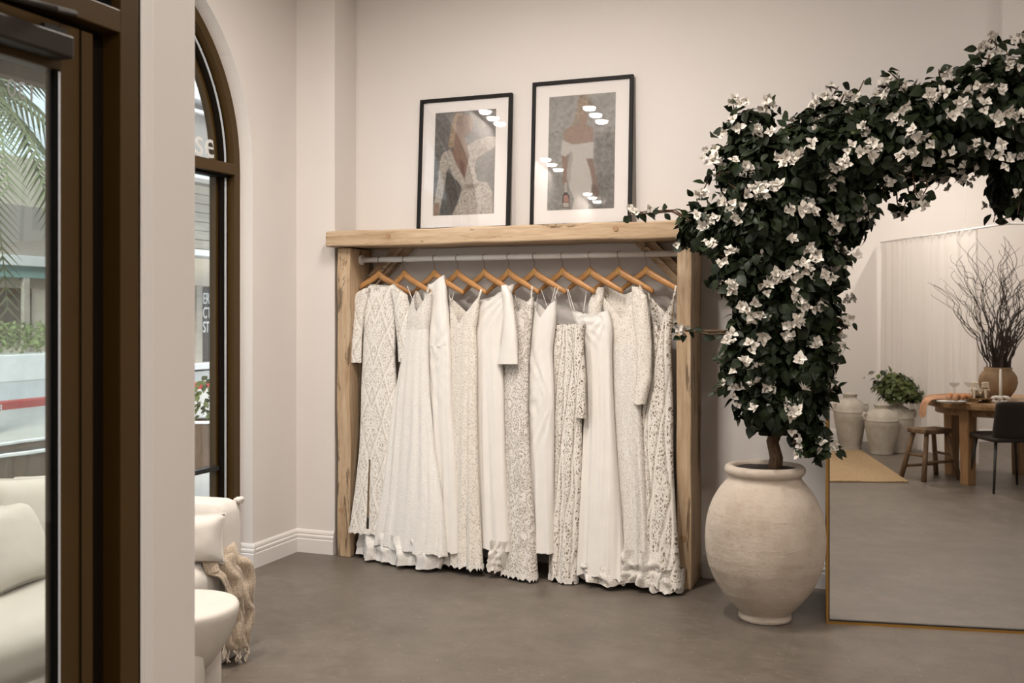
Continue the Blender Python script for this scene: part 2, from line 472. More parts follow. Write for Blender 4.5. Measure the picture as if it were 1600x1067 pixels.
# ------------------------------------------------------------------ the room
YB, YP, XL, XE, YR, XR, ZC = 5.93, 5.66, -3.63, -1.90, -1.95, 4.6, 3.75
def struct(name, me, mat, parent=None, smooth=False, label=None, cat=None):
    o = obj(name, me, mat, parent, smooth)
    if parent is None: o['kind'] = 'structure'
    return tag(o, label, cat)
struct('floor', box((XL - .1, YR - .2, -.05), (XR + .2, YB + .2, 0)), M['floor'], label='grey brown speckled vinyl floor', cat='floor')
struct('ceiling', box((XL - .3, YR - .2, ZC), (XR + .2, YB + .2, ZC + .15)), M['ceiling'], label='plain white ceiling above the shop', cat='ceiling')
struct('wall_back', box((XL - .3, YB, 0), (XR + .2, YB + .2, ZC)), M['wall'], label='warm white back wall behind the dress rack', cat='wall')
XPL = on_Y(523, 300, YP).x
XPR = .515
struct('wall_corner', box((XL - .3, YP, 0), (XPL, YB - .002, ZC)), M['wall'], label='white wall pilaster left of the dress rack', cat='wall')
struct('wall_alcove', box((XPR, YB - .14, 0), (XR, YB - .002, ZC)), M['wall'], label='lighter wall panel behind the right end of the mirror', cat='wall')
struct('wall_rear', box((XL - .3, YR - .2, 0), (XR + .2, YR, ZC)), M['wall'], label='white wall with baseboard seen in the mirror', cat='wall')
struct('wall_right', box((XR, YR, 0), (XR + .2, YB, ZC)), M['wall'], label='white side wall behind the fitting room curtain', cat='wall')

# left wall with the arched opening
AC, AZ, AR, RV = 4.07, 2.41, 1.11, .30
def arch_pts(r, n=36, c=AC, zc=AZ):
    return [(c + r * cos(pi * i / n), zc + r * sin(pi * i / n)) for i in range(n + 1)]
ar = arch_pts(AR)
V, Fc = [], []
def wall_panel(poly):
    return prism(poly, (XL - RV, XL), 'X')
bm = bmesh.new()
def add(bm, b2):
    m = bpy.data.meshes.new('t'); b2.to_mesh(m); b2.free(); bm.from_mesh(m); bpy.data.meshes.remove(m)
add(bm, wall_panel([(YR, 0), (AC - AR, 0), (AC - AR, ZC), (YR, ZC)]))
add(bm, wall_panel([(AC + AR, 0), (YP, 0), (YP, ZC), (AC + AR, ZC)]))
for i in range(36):
    (y0, z0), (y1, z1) = ar[i], ar[i + 1]
    add(bm, wall_panel([(y0, z0), (y0, ZC), (y1, ZC), (y1, z1)]))
bmesh.ops.remove_doubles(bm, verts=bm.verts, dist=1e-5)
inner = [f for f in bm.faces if abs(f.normal.y) > .99 and len(f.verts) == 4 and min(v.co.z for v in f.verts) > .5 and max(v.co.z for v in f.verts) > ZC - .01 and abs(f.calc_center_median().y - AC) < AR - .001]
bmesh.ops.delete(bm, geom=inner, context='FACES')
struct('wall_left', bm, M['wall'], label='white side wall with the arched window opening', cat='wall')

# baseboards, a stepped moulding
BB = [(0, 0), (.022, 0), (.022, .085), (.017, .092), (.020, .098), (.020, .110), (.012, .118), (.015, .124), (.013, .136), (.004, .147), (0, .147)]
def baseboard(name, p, q, nrm, label):
    p, q, nrm = Vector(p), Vector(q), Vector(nrm)
    V = [p + nrm * a + Vector((0, 0, b)) for a, b in BB] + [q + nrm * a + Vector((0, 0, b)) for a, b in BB]
    n = len(BB)
    Fc = [tuple(range(n)), tuple(range(2 * n - 1, n - 1, -1))] + [(i, (i + 1) % n, n + (i + 1) % n, n + i) for i in range(n)]
    bm = bmesh.new(); m = pydata(V, Fc); bm.from_mesh(m); bmesh.ops.recalc_face_normals(bm, faces=bm.faces)
    return struct(name, bm, M['trim'], label=label, cat='baseboard')
baseboard('baseboard_left', (XL, AC + AR - .0, 0), (XL, YP, 0), (1, 0, 0), 'white moulded baseboard under the arched window wall')
baseboard('baseboard_reveal', (XL + .022, AC + AR, 0), (XL - .10, AC + AR, 0), (0, -1, 0), 'short return of white baseboard in the window reveal')
baseboard('baseboard_corner', (XL, YP, 0), (XPL, YP, 0), (0, -1, 0), 'white moulded baseboard left of the dress rack')
baseboard('baseboard_back', (-1.05, YB, 0), (XPR, YB, 0), (0, -1, 0), 'white moulded baseboard behind the urn')
baseboard('baseboard_rear', (-1.8, YR, 0), (XR, YR, 0), (0, 1, 0), 'white moulded baseboard behind the jars in the mirror')

# ---- arched window
win = empty('window_1', (XL - .12, AC, 0), label='arched bronze framed window overlooking the street', cat='window', kind='structure')
XW = XL - .09
def arch_frame(r0, r1, x0, x1, mat, name, zb=.04):
    """frame following the opening: both jambs and the arch, between radii r0 < r1"""
    out = [(AC + r1, zb)] + arch_pts(r1, 40) + [(AC - r1, zb)]
    inn = [(AC + r0, zb)] + arch_pts(r0, 40) + [(AC - r0, zb)]
    V, Fc = [], []
    for (y, z), (yi, zi) in zip(out, inn):
        V += [(x1, y, z), (x1, yi, zi), (x0, yi, zi), (x0, y, z)]
    for i in range(len(out) - 1):
        a, b = i * 4, i * 4 + 4
        for j in range(4):
            Fc.append((a + j, a + (j + 1) % 4, b + (j + 1) % 4, b + j))
    Fc += [(0, 1, 2, 3), tuple(len(V) - 4 + j for j in (3, 2, 1, 0))]
    o = obj(name, pydata(V, Fc), mat)
    return o
def keep(o, parent):
    o.parent = parent; o.matrix_parent_inverse = Matrix.Translation(-parent.location) if parent.rotation_euler.z == 0 else (Matrix.Translation(parent.location) @ parent.rotation_euler.to_matrix().to_4x4()).inverted()
    return o
keep(arch_frame(AR - .055, AR, XW - .11, XW, M['bronze'], 'frame'), win)
keep(arch_frame(AR - .115, AR - .055, XW - .12, XW - .05, M['bronze_dark'], 'sash'), win)
keep(arch_frame(AR - .085, AR - .073, XW - .06, XW - .044, M['steel'], 'spacer_strip'), win)
keep(arch_frame(AR - .135, AR - .115, XW - .12, XW - .075, M['bronze'], 'inner_bead'), win)
YM = AC
keep(obj('mullion', box((XW - .11, YM - .05, .04), (XW, YM + .05, AZ + AR - .06), .004), M['bronze']), win)
keep(obj('transom_bar', box((XW - .11, YM + .05, AZ - .045), (XW + .012, AC + AR - .05, AZ + .02), .004), M['bronze']), win)
keep(obj('transom_gasket', box((XW - .11, YM + .05, AZ - .06), (XW - .03, AC + AR - .05, AZ - .045)), M['rubber']), win)
keep(obj('bottom_rail', box((XW - .11, AC - AR + .02, .04), (XW, AC + AR - .02, .11), .004), M['bronze']), win)
keep(obj('kick_rail', box((XW - .10, YM + .05, .60), (XW - .06, AC + AR - .12, .625)), M['black']), win)
def pane(poly):
    return prism(poly, (XW - .095, XW - .089), 'X')
half = [p for p in arch_pts(AR - .12, 40)]
lp = [(AC + .05, .11)] + [(AC + AR - .12, .11), (AC + AR - .12, AZ - .06), (AC + .05, AZ - .06)]
keep(obj('pane', pane(lp), M['glass']), win)
keep(obj('pane', pane([(AC + .05, AZ + .02), (AC + AR - .12, AZ + .02)] + [p for p in half if p[0] > AC + .05 and p[1] > AZ + .02] + [(AC + .05, AZ + AR - .125)]), M['glass']), win)
keep(obj('pane', pane([(AC - AR + .12, .11), (AC - .05, .11), (AC - .05, AZ + AR - .125)] + [p for p in half if p[0] < AC - .05]), M['glass']), win)
def text_mesh(s, size, ext=.002, font=None, align='LEFT'):
    c = bpy.data.curves.new('t', 'FONT'); c.body = s; c.size = size; c.extrude = ext; c.align_x = align
    o = bpy.data.objects.new('t', c); COL.objects.link(o)
    dg = bpy.context.evaluated_depsgraph_get()
    m = bpy.data.meshes.new_from_object(o.evaluated_get(dg))
    bpy.data.objects.remove(o); bpy.data.curves.remove(c)
    return m
def put_text(name, s, size, origin, right, up, mat, parent=None, ext=.002, sx=1.0):
    m = text_mesh(s, size, ext)
    r, u = Vector(right).normalized(), Vector(up).normalized(); f = r.cross(u)
    for v in m.vertices:
        v.co = Vector(origin) + r * (v.co.x * sx) + u * v.co.y + f * v.co.z
    o = obj(name, m, mat)
    return keep(o, parent) if parent is not None else o
p = on_X(303, 247, XW - .085)
put_text('window_lettering', 'se', .235, (XW - .086, p.y + .005, AZ + .05), (0, 1, 0), (0, 0, 1), M['letter'], win, .001)
p = on_X(57, 160, XW - .085)
put_text('street_number', '130', .115, (XW - .086, p.y, p.z), (0, -1, 0), (0, 0, 1), M['decal'], win, .001)
win.location.z = 0

# ---- entrance wall end, door and its frame (plane X = XE)
def ye(px, X=XE): return on_X(px, 400, X).y
Y305, Y215, Y183, Y150, Y97, Y93 = (ye(a) for a in (305, 215, 183, 150, 97, 91))
struct('wall_entry', box((XE - .22, Y215, 0), (XE, Y305, ZC), .003), M['wall'], label='white wall end beside the bronze entrance door', cat='wall')
bm = bmesh.new()
for a, b, t in ((216, 226, .012), (226, 240, .006)):
    box((XE, ye(a, XE + t), 0), (XE + t, ye(b, XE + t), ZC - .001), .002, bm)
struct('trim_1', bm, M['trim'], label='narrow white casing along the bronze door frame', cat='trim')
ZH = 2.262
struct('wall_transom', box((XE - .2, YR, 3.0), (XE, Y215, ZC)), M['wall'], label='white wall above the entrance door', cat='wall')
door = empty('door_1', (XE, Y97, 0), label='bronze framed glass entrance door with a closer', cat='door', kind='structure')
def dp(name, me, mat, smooth=False):
    return keep(obj(name, me, mat, None, smooth), door)
YD0 = .75
dp('jamb', box((XE - .16, Y183, 0), (XE + .012, Y215, 3.0), .003), M['bronze'])
dp('rebate', box((XE - .16, Y150, 0), (XE - .045, Y183, ZH), .002), M['bronze_dark'])
dp('stile', box((XE - .055, Y97, .02), (XE - .008, Y150 - .001, ZH - .02), .003), M['bronze'])
dp('stile_edge', box((XE - .060, ye(128), .02), (XE - .003, ye(129), ZH - .02)), M['bronze_dark'])
dp('gasket', box((XE - .026, Y93 - .004, .2), (XE - .006, Y97, 2.125)), M['rubber'])
dp('spacer_strip', box((XE - .03, Y93 + .006, .2), (XE - .005, Y93 + .012, 2.12)), M['steel'])
dp('top_rail', box((XE - .055, YD0, 2.125), (XE - .008, Y97, ZH - .02), .003), M['bronze'])
dp('bottom_rail', box((XE - .055, YD0, .02), (XE - .008, Y97, .22), .003), M['bronze'])
dp('stile', box((XE - .055, YD0 - .1, .02), (XE - .008, YD0, ZH - .02), .003), M['bronze'])
dp('header', box((XE - .16, YR, ZH), (XE + .012, Y183, ZH + .06), .003), M['bronze'])
dp('header_stop', box((XE - .16, YR, ZH - .02), (XE - .05, Y183, ZH)), M['bronze_dark'])
dp('transom_pane', box((XE - .06, YR, ZH + .06), (XE - .054, Y183, 3.0)), M['doorglass'])
dp('transom_gasket', box((XE - .10, Y183 - .05, ZH + .06), (XE - .02, Y183, 3.0)), M['rubber'])
dp('glass_pane', box((XE - .018, YD0, .2), (XE - .013, Y93, 2.13)), M['doorglass'])
cl = dp('closer', box((XE - .005, ye(117) - .42, 2.142), (XE + .055, ye(117, XE + .055), 2.197), .006), M['closer'])
dp('closer_arm', tube([(XE + .03, Y97 - .30, 2.20), (XE + .035, Y97 - .29, 2.235), (XE + .06, Y97 - .08, 2.245), (XE + .02, Y97 + .02, ZH + .004)], .008, 8), M['closer'])
dp('closer_bracket', box((XE - .008, Y97 - .06, 2.205), (XE + .006, Y97 + .01, 2.225), .002), M['black'])
struct('wall_side', box((XE - .16, YR, 0), (XE, YD0 - .1, 3.0)), M['wall'], label='white wall beyond the hinge side of the entrance door', cat='wall')

# ------------------------------------------------------------------ dress rack
RX0, RX1, RX2, RX3 = -3.305, -3.214, -1.144, -1.062
RYF, RYB, BZ0, BZ1 = 5.62, 5.925, 1.953, 2.05
rack = empty('dress_rack', ((RX0 + RX3) / 2, (RYF + RYB) / 2, 0), label='rustic wooden dress rack with a thick beam on top', cat='rack')
def rp(name, me, mat, smooth=False): return keep(obj(name, me, mat, None, smooth), rack)
def rough_block(a, b, axis, seed, amp=.004, n=26, bevel=.006):
    bm = box(a, b, bevel)
    k = {'X': 0, 'Y': 1, 'Z': 2}[axis]
    for i in range(1, n):
        pos = a[k] + (b[k] - a[k]) * i / n
        nv = [0, 0, 0]; nv[k] = 1; co = list(a); co[k] = pos
        bmesh.ops.bisect_plane(bm, geom=bm.verts[:] + bm.edges[:] + bm.faces[:], plane_co=co, plane_no=nv)
    m = bpy.data.meshes.new('block'); bm.to_mesh(m); bm.free()
    for v in m.vertices:
        t = v.co[k] * 5
        v.co += Vector([0 if j == k else amp * smooth_noise(t, v.co[(k + 1) % 3] * 2, seed + j) for j in range(3)])
    return m
beam = rp('top_beam', rough_block((-3.352, 5.555, BZ0), (-1.028, RYB, BZ1), 'X', 1, .004, 40, .010), M['rack_x'])
rp('side_panel', rough_block((RX0, RYF, 0), (RX1, RYB, BZ0 - .005), 'Z', 2, .005, 30), M['rack_z'])
rp('side_panel', rough_block((RX2, RYF, 0), (RX3, RYB, BZ0 - .005), 'Z', 5, .003, 30), M['rack_z'])
for (x0, x1) in ((RX1, RX1 + .30), (RX2, RX2 - .30)):
    s = 1 if x1 > x0 else -1
    poly = [(x0, BZ0 - .30), (x0, BZ0 - .175), (x0 + s * .175, BZ0), (x1, BZ0)]
    rp('brace', prism(poly if s > 0 else poly[::-1], (RYB - .075, RYB - .005), 'Y'), M['rack_x'])
    poly = [(x0, BZ0 - .27), (x0, BZ0 - .24), (x0 + s * .24, BZ0), (x0 + s * .27, BZ0)]
    rp('brace_strip', prism(poly if s > 0 else poly[::-1], (RYB - .10, RYB - .075), 'Y'), M['rack_x'])
RODY, RODZ, RODR = 5.76, 1.878, .0175
rod = rp('hanging_rod', tube([(RX1 + .004, RODY, RODZ), (RX2 - .004, RODY, RODZ)], RODR, 20), M['rod'], True)
for x, dx in ((RX1, .012), (RX2, -.012)):
    rp('rod_flange', tube([(x, RODY, RODZ), (x + dx, RODY, RODZ)], .032, 20), M['rod'])
plug = tube([(0, 0, 0), (0, -.006, 0)], .016, 14)
for px, py, Y in ((607, 369, 5.555), (962, 357, 5.555), (533, 797, RYF), (1068, 841, RYF), (800, 368, 5.555)):
    if px == 800: continue
    q = on_Y(px, py, Y)
    o = rp('plug', plug, M['plug']); o.matrix_parent_inverse = Matrix.Identity(4); o.location = q - rack.location + Vector((0, .003, 0))

# ------------------------------------------------------------------ hangers
THETA = rad(19); LEAN = .105     # the skirts kick forward towards the room
HOOKS = [592, 632, 679, 715, 757, 795, 835, 879, 922, 967, 1010]
HX = [on_Y(p, 405, RODY).x for p in HOOKS]
YAWS = [THETA + rad(a) for a in (-24, -2, -2, 1, 0, 2, -1, 0, 1, -2, 0)]
HZT = 1.800                                  # top of the wooden body
def hanger_body():
    V, Fc = [], []
    n = 28
    for i in range(n + 1):
        s = -1 + 2 * i / n; a = abs(s)
        x = s * .212
        zc = -.024 - .114 * (a ** 1.05) + .010 * max(0, 1 - a * 4) ** 2
        h = .027 - .011 * a ** .8
        d = .008 + .003 * (1 - a)
        bow = .030 * a ** 2
        for k in range(8):
            f = 2 * pi * k / 8
            V.append((x, bow + d * cos(f), zc + h * sin(f)))
    for i in range(n):
        for k in range(8):
            Fc.append((i * 8 + k, (i + 1) * 8 + k, (i + 1) * 8 + (k + 1) % 8, i * 8 + (k + 1) % 8))
    Fc += [tuple(range(8)), tuple(n * 8 + k for k in range(7, -1, -1))]
    return pydata(V, Fc)
hb = hanger_body()
dz = RODZ - HZT
pts = [(0, 0, -.012), (0, 0, dz - .030)]
pts += [(0.0, -.0205 * sin(a), dz - .0 - .0205 * cos(a)) for a in [rad(q) for q in range(20, 260, 20)]]
hk = tube(pts, .0022, 6)
lg = tube([(0, -.010, 0), (0, -.0122, 0)], .009, 14)
ORD = ['leftmost', 'second', 'third', 'fourth', 'fifth', 'middle (sixth)', 'seventh', 'eighth', 'ninth', 'tenth', 'rightmost']
hangers = []
for i, x in enumerate(HX):
    if i == 0:
        h = empty('coat_hanger', (x, RODY, HZT), -YAWS[i], 'leftmost wooden hanger on the white rod, holding the high-neck lace dress', 'hanger', 'wooden hangers on the rack rod')
        obj('hanger_body', hb, M['hanger'], h, True); obj('hook', hk, M['hook'], h, True); obj('gold_disc', lg, M['gold'], h, loc=(0, 0, -.018))
    else:
        h = hangers[0].copy(); link(h)
        for c in hangers[0].children:
            q = c.copy(); link(q, h)
        h.location = (x, RODY, HZT); h.rotation_euler = (0, 0, -YAWS[i])
        h['label'] = '%s wooden hanger from the left on the white rod' % ORD[i] if i < 10 else 'rightmost wooden hanger on the white rod, beside the right post'
    hangers.append(h)

# ------------------------------------------------------------------ dresses
def loc_sz(i, px, py):
    """along-the-hanger coordinate and height of a measured spot on dress i's own plane"""
    u = Vector((cos(YAWS[i]), -sin(YAWS[i]), 0)); n = Vector((sin(YAWS[i]), cos(YAWS[i]), 0))
    P0 = Vector((HX[i], RODY, 1.75)); r = ray(px, py)
    nn = u.cross(n * -LEAN - Vector((0, 0, 1)))
    t = (P0 - Vector((0, 0, CZ))).dot(nn) / r.dot(nn)
    P = Vector((0, 0, CZ)) + r * t
    return (P - P0).dot(u), P.z
def lean_mesh(me):
    for v in me.vertices: v.co.y -= LEAN * (1.75 - v.co.z)
    return me
def outline(i, rows):
    Z, L, R = [], [], []
    for y, a, b in rows:
        sa, za = loc_sz(i, a, y); sb, zb = loc_sz(i, b, y)
        Z.append((za + zb) / 2); L.append(sa); R.append(sb)
    o = np.argsort(Z)
    return np.array(Z)[o], np.array(L)[o], np.array(R)[o]
def smoothed(z, zs, vals):
    """interpolation with the corners rounded"""
    return (np.interp(z - .03, zs, vals) + 2 * np.interp(z, zs, vals) + np.interp(z + .03, zs, vals)) / 4
def cloth(i, ol, ztop, zbot, thick, folds=(), front_dip=0.0, back_dip=0.0, dip_pow=1.0, hem=0.0, scallop=0.0, seed=0, rows=44, cols=72, shrink=1.0, skip=None, tilt=0.0, drape=None, min_z=.006, asym=0.0, yoff=0.0, shoulder=0.0):
    Z, L, R = ol
    V, Fc, info = [], [], []
    for r in range(rows + 1):
        t = r / rows
        for c in range(cols):
            f = 2 * pi * c / cols
            cs, sn = cos(f), -sin(f)                      # sn<0: the side towards the room
            cx = math.copysign(abs(cs) ** .9, cs)
            dip = (front_dip if sn < 0 else back_dip) * max(0.0, 1 - abs(cx)) ** dip_pow * (1 if abs(sn) > .02 else 0)
            dip += asym * (.5 - .5 * cx) + shoulder * abs(cx) ** 2.2
            zt = ztop - dip
            zb = zbot + tilt * cx + hem * smooth_noise(cx * 6 + sn, sn * 2, seed) + (scallop * abs(sin(f * cols / 6)) if scallop else 0)
            z = max(min_z + .004 * (1 - t), zt + (zb - zt) * t)
            lo = float(smoothed(z, Z, L)); hi = float(smoothed(z, Z, R))
            mid, hw = (lo + hi) / 2, max(.004, (hi - lo) / 2 * shrink)
            th = float(np.interp(z, thick[0], thick[1])) * shrink
            x = mid + hw * cx
            y = th * math.copysign(abs(sn) ** .75, sn) + yoff
            tt = max(0, min(1, (1.35 - z) / 1.3))
            for amp, wl, ph, grow in folds:
                a = amp * (1 - grow + grow * tt)
                xx = (x - mid) / wl * (.22 / max(.08, hw)) ** .35
                mod_ = .65 + .6 * smooth_noise(xx * 1.3 + ph, z * 1.5, seed * 2 + 1)
                y += a * mod_ * sin(2 * pi * xx + ph + 1.4 * smooth_noise(z * 2.2, xx * .8, seed + ph)) * (1 if sn < 0 else -.6) * min(1, abs(sn) * 2)
            if drape:
                for amp, gx, gz, kf, reach in drape:       # gathers fanning out from one spot of the seam
                    ddx, ddz = x - (mid + gx * hw), z - gz
                    rr = math.hypot(ddx, ddz); an = math.atan2(ddz, ddx)
                    y += amp * min(1, rr / .05) * math.exp(-(rr / reach) ** 2) * sin(kf * an + 1.6 * smooth_noise(an * 2, rr * 6, seed)) * (.7 + .5 * smooth_noise(an * 3, 2.0, seed)) * min(1, abs(sn) * 2)
            V.append((x, y, z)); info.append((cx, z, sn))
    for r in range(rows):
        for c in range(cols):
            c2 = (c + 1) % cols
            q = (r * cols + c, (r + 1) * cols + c, (r + 1) * cols + c2, r * cols + c2)
            if skip and skip(*info[q[0]]): continue
            Fc.append(q)
    return lean_mesh(pydata(V, Fc))
def sleeve(i, pth, depth=.024, y0=0.0, n=14, seed=0, flare=0.0):
    pts, rr = [], []
    P = [(loc_sz(i, a, b), w_) for a, b, w_ in pth]
    m = 16
    idx = np.linspace(0, len(P) - 1, m)
    X = np.interp(idx, range(len(P)), [q[0][0] for q in P]); Zz = np.interp(idx, range(len(P)), [q[0][1] for q in P])
    Wd = np.interp(idx, range(len(P)), [q[1] for q in P])
    V, Fc = [], []
    for j in range(m):
        wid = Wd[j] * 6.0 / FPX / 2 / .80
        for k in range(n):
            f = 2 * pi * k / n
            V.append((X[j] + wid * cos(f), y0 + depth * sin(f) + .004 * sin(3 * f + j * .8 + seed), Zz[j] + .004 * smooth_noise(f, j, seed)))
    for j in range(m - 1):
        for k in range(n):
            Fc.append((j * n + k, (j + 1) * n + k, (j + 1) * n + (k + 1) % n, j * n + (k + 1) % n))
    return lean_mesh(pydata(V, Fc))
def ribbon(i, a, b, wid=.006, y=0.0, sag=.0):
    (x0, z0), (x1, z1) = loc_sz(i, *a), loc_sz(i, *b)
    pts = [(x0 + (x1 - x0) * t, y + sag * sin(pi * t), z0 + (z1 - z0) * t) for t in np.linspace(0, 1, 6)]
    return lean_mesh(tube(pts, wid / 2, 6, flat=.35))
TK = (np.array([0, .3, .8, 1.2, 1.5, 1.8]), np.array([.055, .045, .036, .034, .036, .022]))
TKW = (np.array([0, .3, .8, 1.2, 1.5, 1.8]), np.array([.075, .06, .040, .034, .036, .022]))
F_SOFT = [(.010, .085, 0, .8), (.005, .047, 1.3, .9)]
F_DEEP = [(.016, .075, .4, .85), (.007, .042, 2.0, .9)]
F_STR = [(.008, .10, 0, .7), (.003, .05, 1, .7)]
D = [
 dict(n='lace_gown', l='long-sleeved high-neck beaded lace gown hanging leftmost on the rack', waist=556, rows=[(443, 582, 612), (450, 572, 624), (464, 564, 630), (500, 569, 619), (560, 567, 617), (600, 565, 620), (650, 564, 622), (700, 562, 623), (760, 556, 629), (834, 546, 646)],
  mat='lace_bead', skirt='lace_bead', folds=[(.006, .08, 0, .8)], fd=.022, bd=.008, dp=.5, sh=.0, hem=.010, scal=.012, lining=True, slit=(-.36, -.21, 715),
  sleeves=[[(577, 451, 10), (568, 460, 22), (563, 480, 21), (559, 520, 19), (558, 566, 18)], [(620, 451, 10), (626, 460, 24), (631, 480, 24), (635, 520, 23), (637, 565, 21)]]),
 dict(n='tulle_gown', l='v-neck sequin gown with a full tulle skirt pooling on the floor', waist=514, rows=[(454, 651, 675), (472, 644, 673), (492, 638, 672), (512, 639, 668), (560, 628, 668), (620, 618, 671), (700, 604, 679), (780, 590, 692), (856, 576, 698)],
  mat='lace_soft', skirt='tulle', folds=F_DEEP, fd=.13, bd=.09, dp=1.0, hem=.012, thick='w', straps=[((668, 458), (672, 444), .020), ((645, 468), (637, 447), .006)], train=[(836, 562, 668), (858, 558, 690), (877, 556, 684)], tmat='tulle'),
 dict(n='satin_gown', l='one-shoulder ivory satin gown draped at the waist, third from the left', waist=540, rows=[(430, 666, 694), (450, 662, 697), (480, 664, 699), (520, 667, 702), (560, 668, 704), (640, 670, 706), (720, 668, 712), (800, 665, 716), (858, 662, 718)],
  mat='satin', skirt='satin', folds=F_SOFT, fd=.0, bd=.0, asym=.10, hem=.008, drape=[(.008, -.9, 1.25, 19, .32), (.003, .9, 1.33, 13, .2)]),
 dict(n='lace_gown', l='cream corded lace gown with crossed v-neck straps, fourth from the left', waist=512, rows=[(464, 702, 749), (485, 703, 747), (515, 704, 742), (560, 703, 744), (640, 700, 744), (720, 699, 746), (800, 694, 749), (884, 687, 754)],
  mat='lace_cream', skirt='lace_cream', folds=F_DEEP, fd=.16, bd=.10, dp=.9, hem=.008, scal=.016, lining=True, straps=[((704, 472), (700, 446), .010), ((746, 474), (753, 452), .018), ((706, 472), (712, 448), .006)]),
 dict(n='satin_gown', l='ivory crepe gown with a cowl neckline and one loose flared sleeve', waist=540, rows=[(444, 744, 804), (462, 742, 798), (490, 742, 791), (540, 742, 784), (600, 742, 786), (700, 745, 788), (800, 750, 793), (857, 753, 797)],
  mat='satin2', skirt='satin2', folds=F_STR, fd=.05, bd=.02, asym=.10, hem=.004, drape=[(.011, .95, 1.66, 15, .26)], sleeves=[[(794, 446, 8), (798, 462, 14), (801, 490, 17), (802, 525, 22), (798, 568, 34)]], train=[(848, 772, 796), (872, 768, 792), (890, 770, 786)], tmat='satin2'),
 dict(n='lace_gown', l='floral appliqué lace gown with darker net, in the middle of the rack', waist=545, rows=[(464, 806, 833), (485, 798, 832), (520, 788, 828), (560, 785, 825), (640, 786, 824), (720, 788, 827), (820, 788, 834), (901, 786, 838)],
  mat='lace_flor', skirt='lace_flor', folds=F_SOFT, fd=.09, bd=.03, hem=.006, scal=.014, lining=True, straps=[((830, 474), (832, 447), .014), ((808, 474), (802, 447), .005)]),
 dict(n='satin_slip_gown', l='plunging satin slip gown with gathered hips and thin straps', waist=546, rows=[(470, 832, 869), (490, 831, 869), (510, 829, 867), (548, 826, 862), (600, 821, 865), (660, 823, 865), (740, 829, 864), (800, 832, 864), (862, 835, 866)],
  mat='satin', skirt='satin', folds=F_STR, fd=.10, bd=.07, dp=1.3, hem=.004, drape=[(.009, 1.0, 1.02, 23, .34), (.004, -1.0, 1.18, 15, .2)], straps=[((862, 474), (868, 449), .005), ((864, 474), (873, 449), .005), ((838, 480), (842, 452), .005)]),
 dict(n='crochet_gown', l='open crochet lace gown with a long sleeve and narrow panels', waist=575, rows=[(506, 864, 913), (530, 863, 911), (560, 864, 908), (620, 865, 908), (700, 864, 908), (800, 862, 905), (870, 860, 902), (908, 860, 901)],
  mat='lace_open', skirt='lace_open', folds=[(.012, .09, 1, .9)], fd=.012, bd=.0, hem=.03, scal=.012, lining=True, straps=[((866, 508), (846, 452), .005), ((872, 508), (868, 458), .005)], sleeves=[[(906, 512, 17), (909, 560, 16), (912, 610, 15), (913, 652, 14)]]),
 dict(n='satin_gown', l='fluted ivory satin gown with spaghetti straps and square neckline', waist=546, rows=[(484, 893, 950), (500, 897, 955), (520, 908, 956), (545, 914, 955), (600, 915, 956), (660, 913, 959), (720, 909, 963), (800, 903, 970), (880, 899, 974), (898, 898, 976)],
  mat='satin', skirt='satin2', folds=F_DEEP, fd=.030, bd=.03, dp=.6, hem=.014, thick='w', drape=[(.008, -.9, 1.50, 15, .16), (.007, .9, 1.52, 13, .16)], straps=[((894, 486), (886, 451), .006), ((899, 488), (888, 451), .006), ((912, 490), (917, 453), .005)], train=[(885, 902, 970), (900, 905, 975), (908, 910, 972)], tmat='lace_soft'),
 dict(n='lace_gown', l='long-sleeved v-neck lace gown, tenth on the rack', waist=535, rows=[(444, 944, 998), (455, 938, 1006), (470, 937, 1009), (492, 948, 1003), (530, 955, 1000), (560, 956, 1000), (640, 957, 1001), (720, 960, 1006), (800, 962, 1010), (878, 962, 1014)],
  mat='lace_cream', skirt='lace_soft', folds=F_SOFT, fd=.20, bd=.06, dp=.8, sh=.0, hem=.008, scal=.010, lining=True, sleeves=[[(996, 448, 8), (1003, 462, 20), (1006, 490, 23), (1011, 540, 21), (1011, 590, 19), (1004, 630, 16)], [(944, 449, 8), (938, 464, 18), (934, 480, 20), (932, 520, 18), (934, 560, 16)]], train=[(862, 960, 1030), (885, 950, 1040), (908, 940, 1035)], tmat='lace_soft'),
 dict(n='crochet_gown', l='sleeveless crochet lace gown with a wide v-neck, rightmost on the rack', waist=547, rows=[(462, 1014, 1054), (484, 1018, 1052), (520, 1020, 1049), (548, 1020, 1047), (580, 1012, 1049), (640, 1004, 1051), (720, 999, 1051), (800, 997, 1055), (880, 992, 1061), (912, 988, 1065)],
  mat='lace_crochet', skirt='lace_crochet', folds=F_SOFT, fd=.20, bd=.10, dp=.8, hem=.010, scal=.012, lining=True, straps=[((1052, 472), (1057, 446), .016), ((1016, 470), (1012, 447), .012)], train=[(890, 1000, 1062), (908, 1005, 1064), (922, 1015, 1062)], tmat='lace_soft'),
]
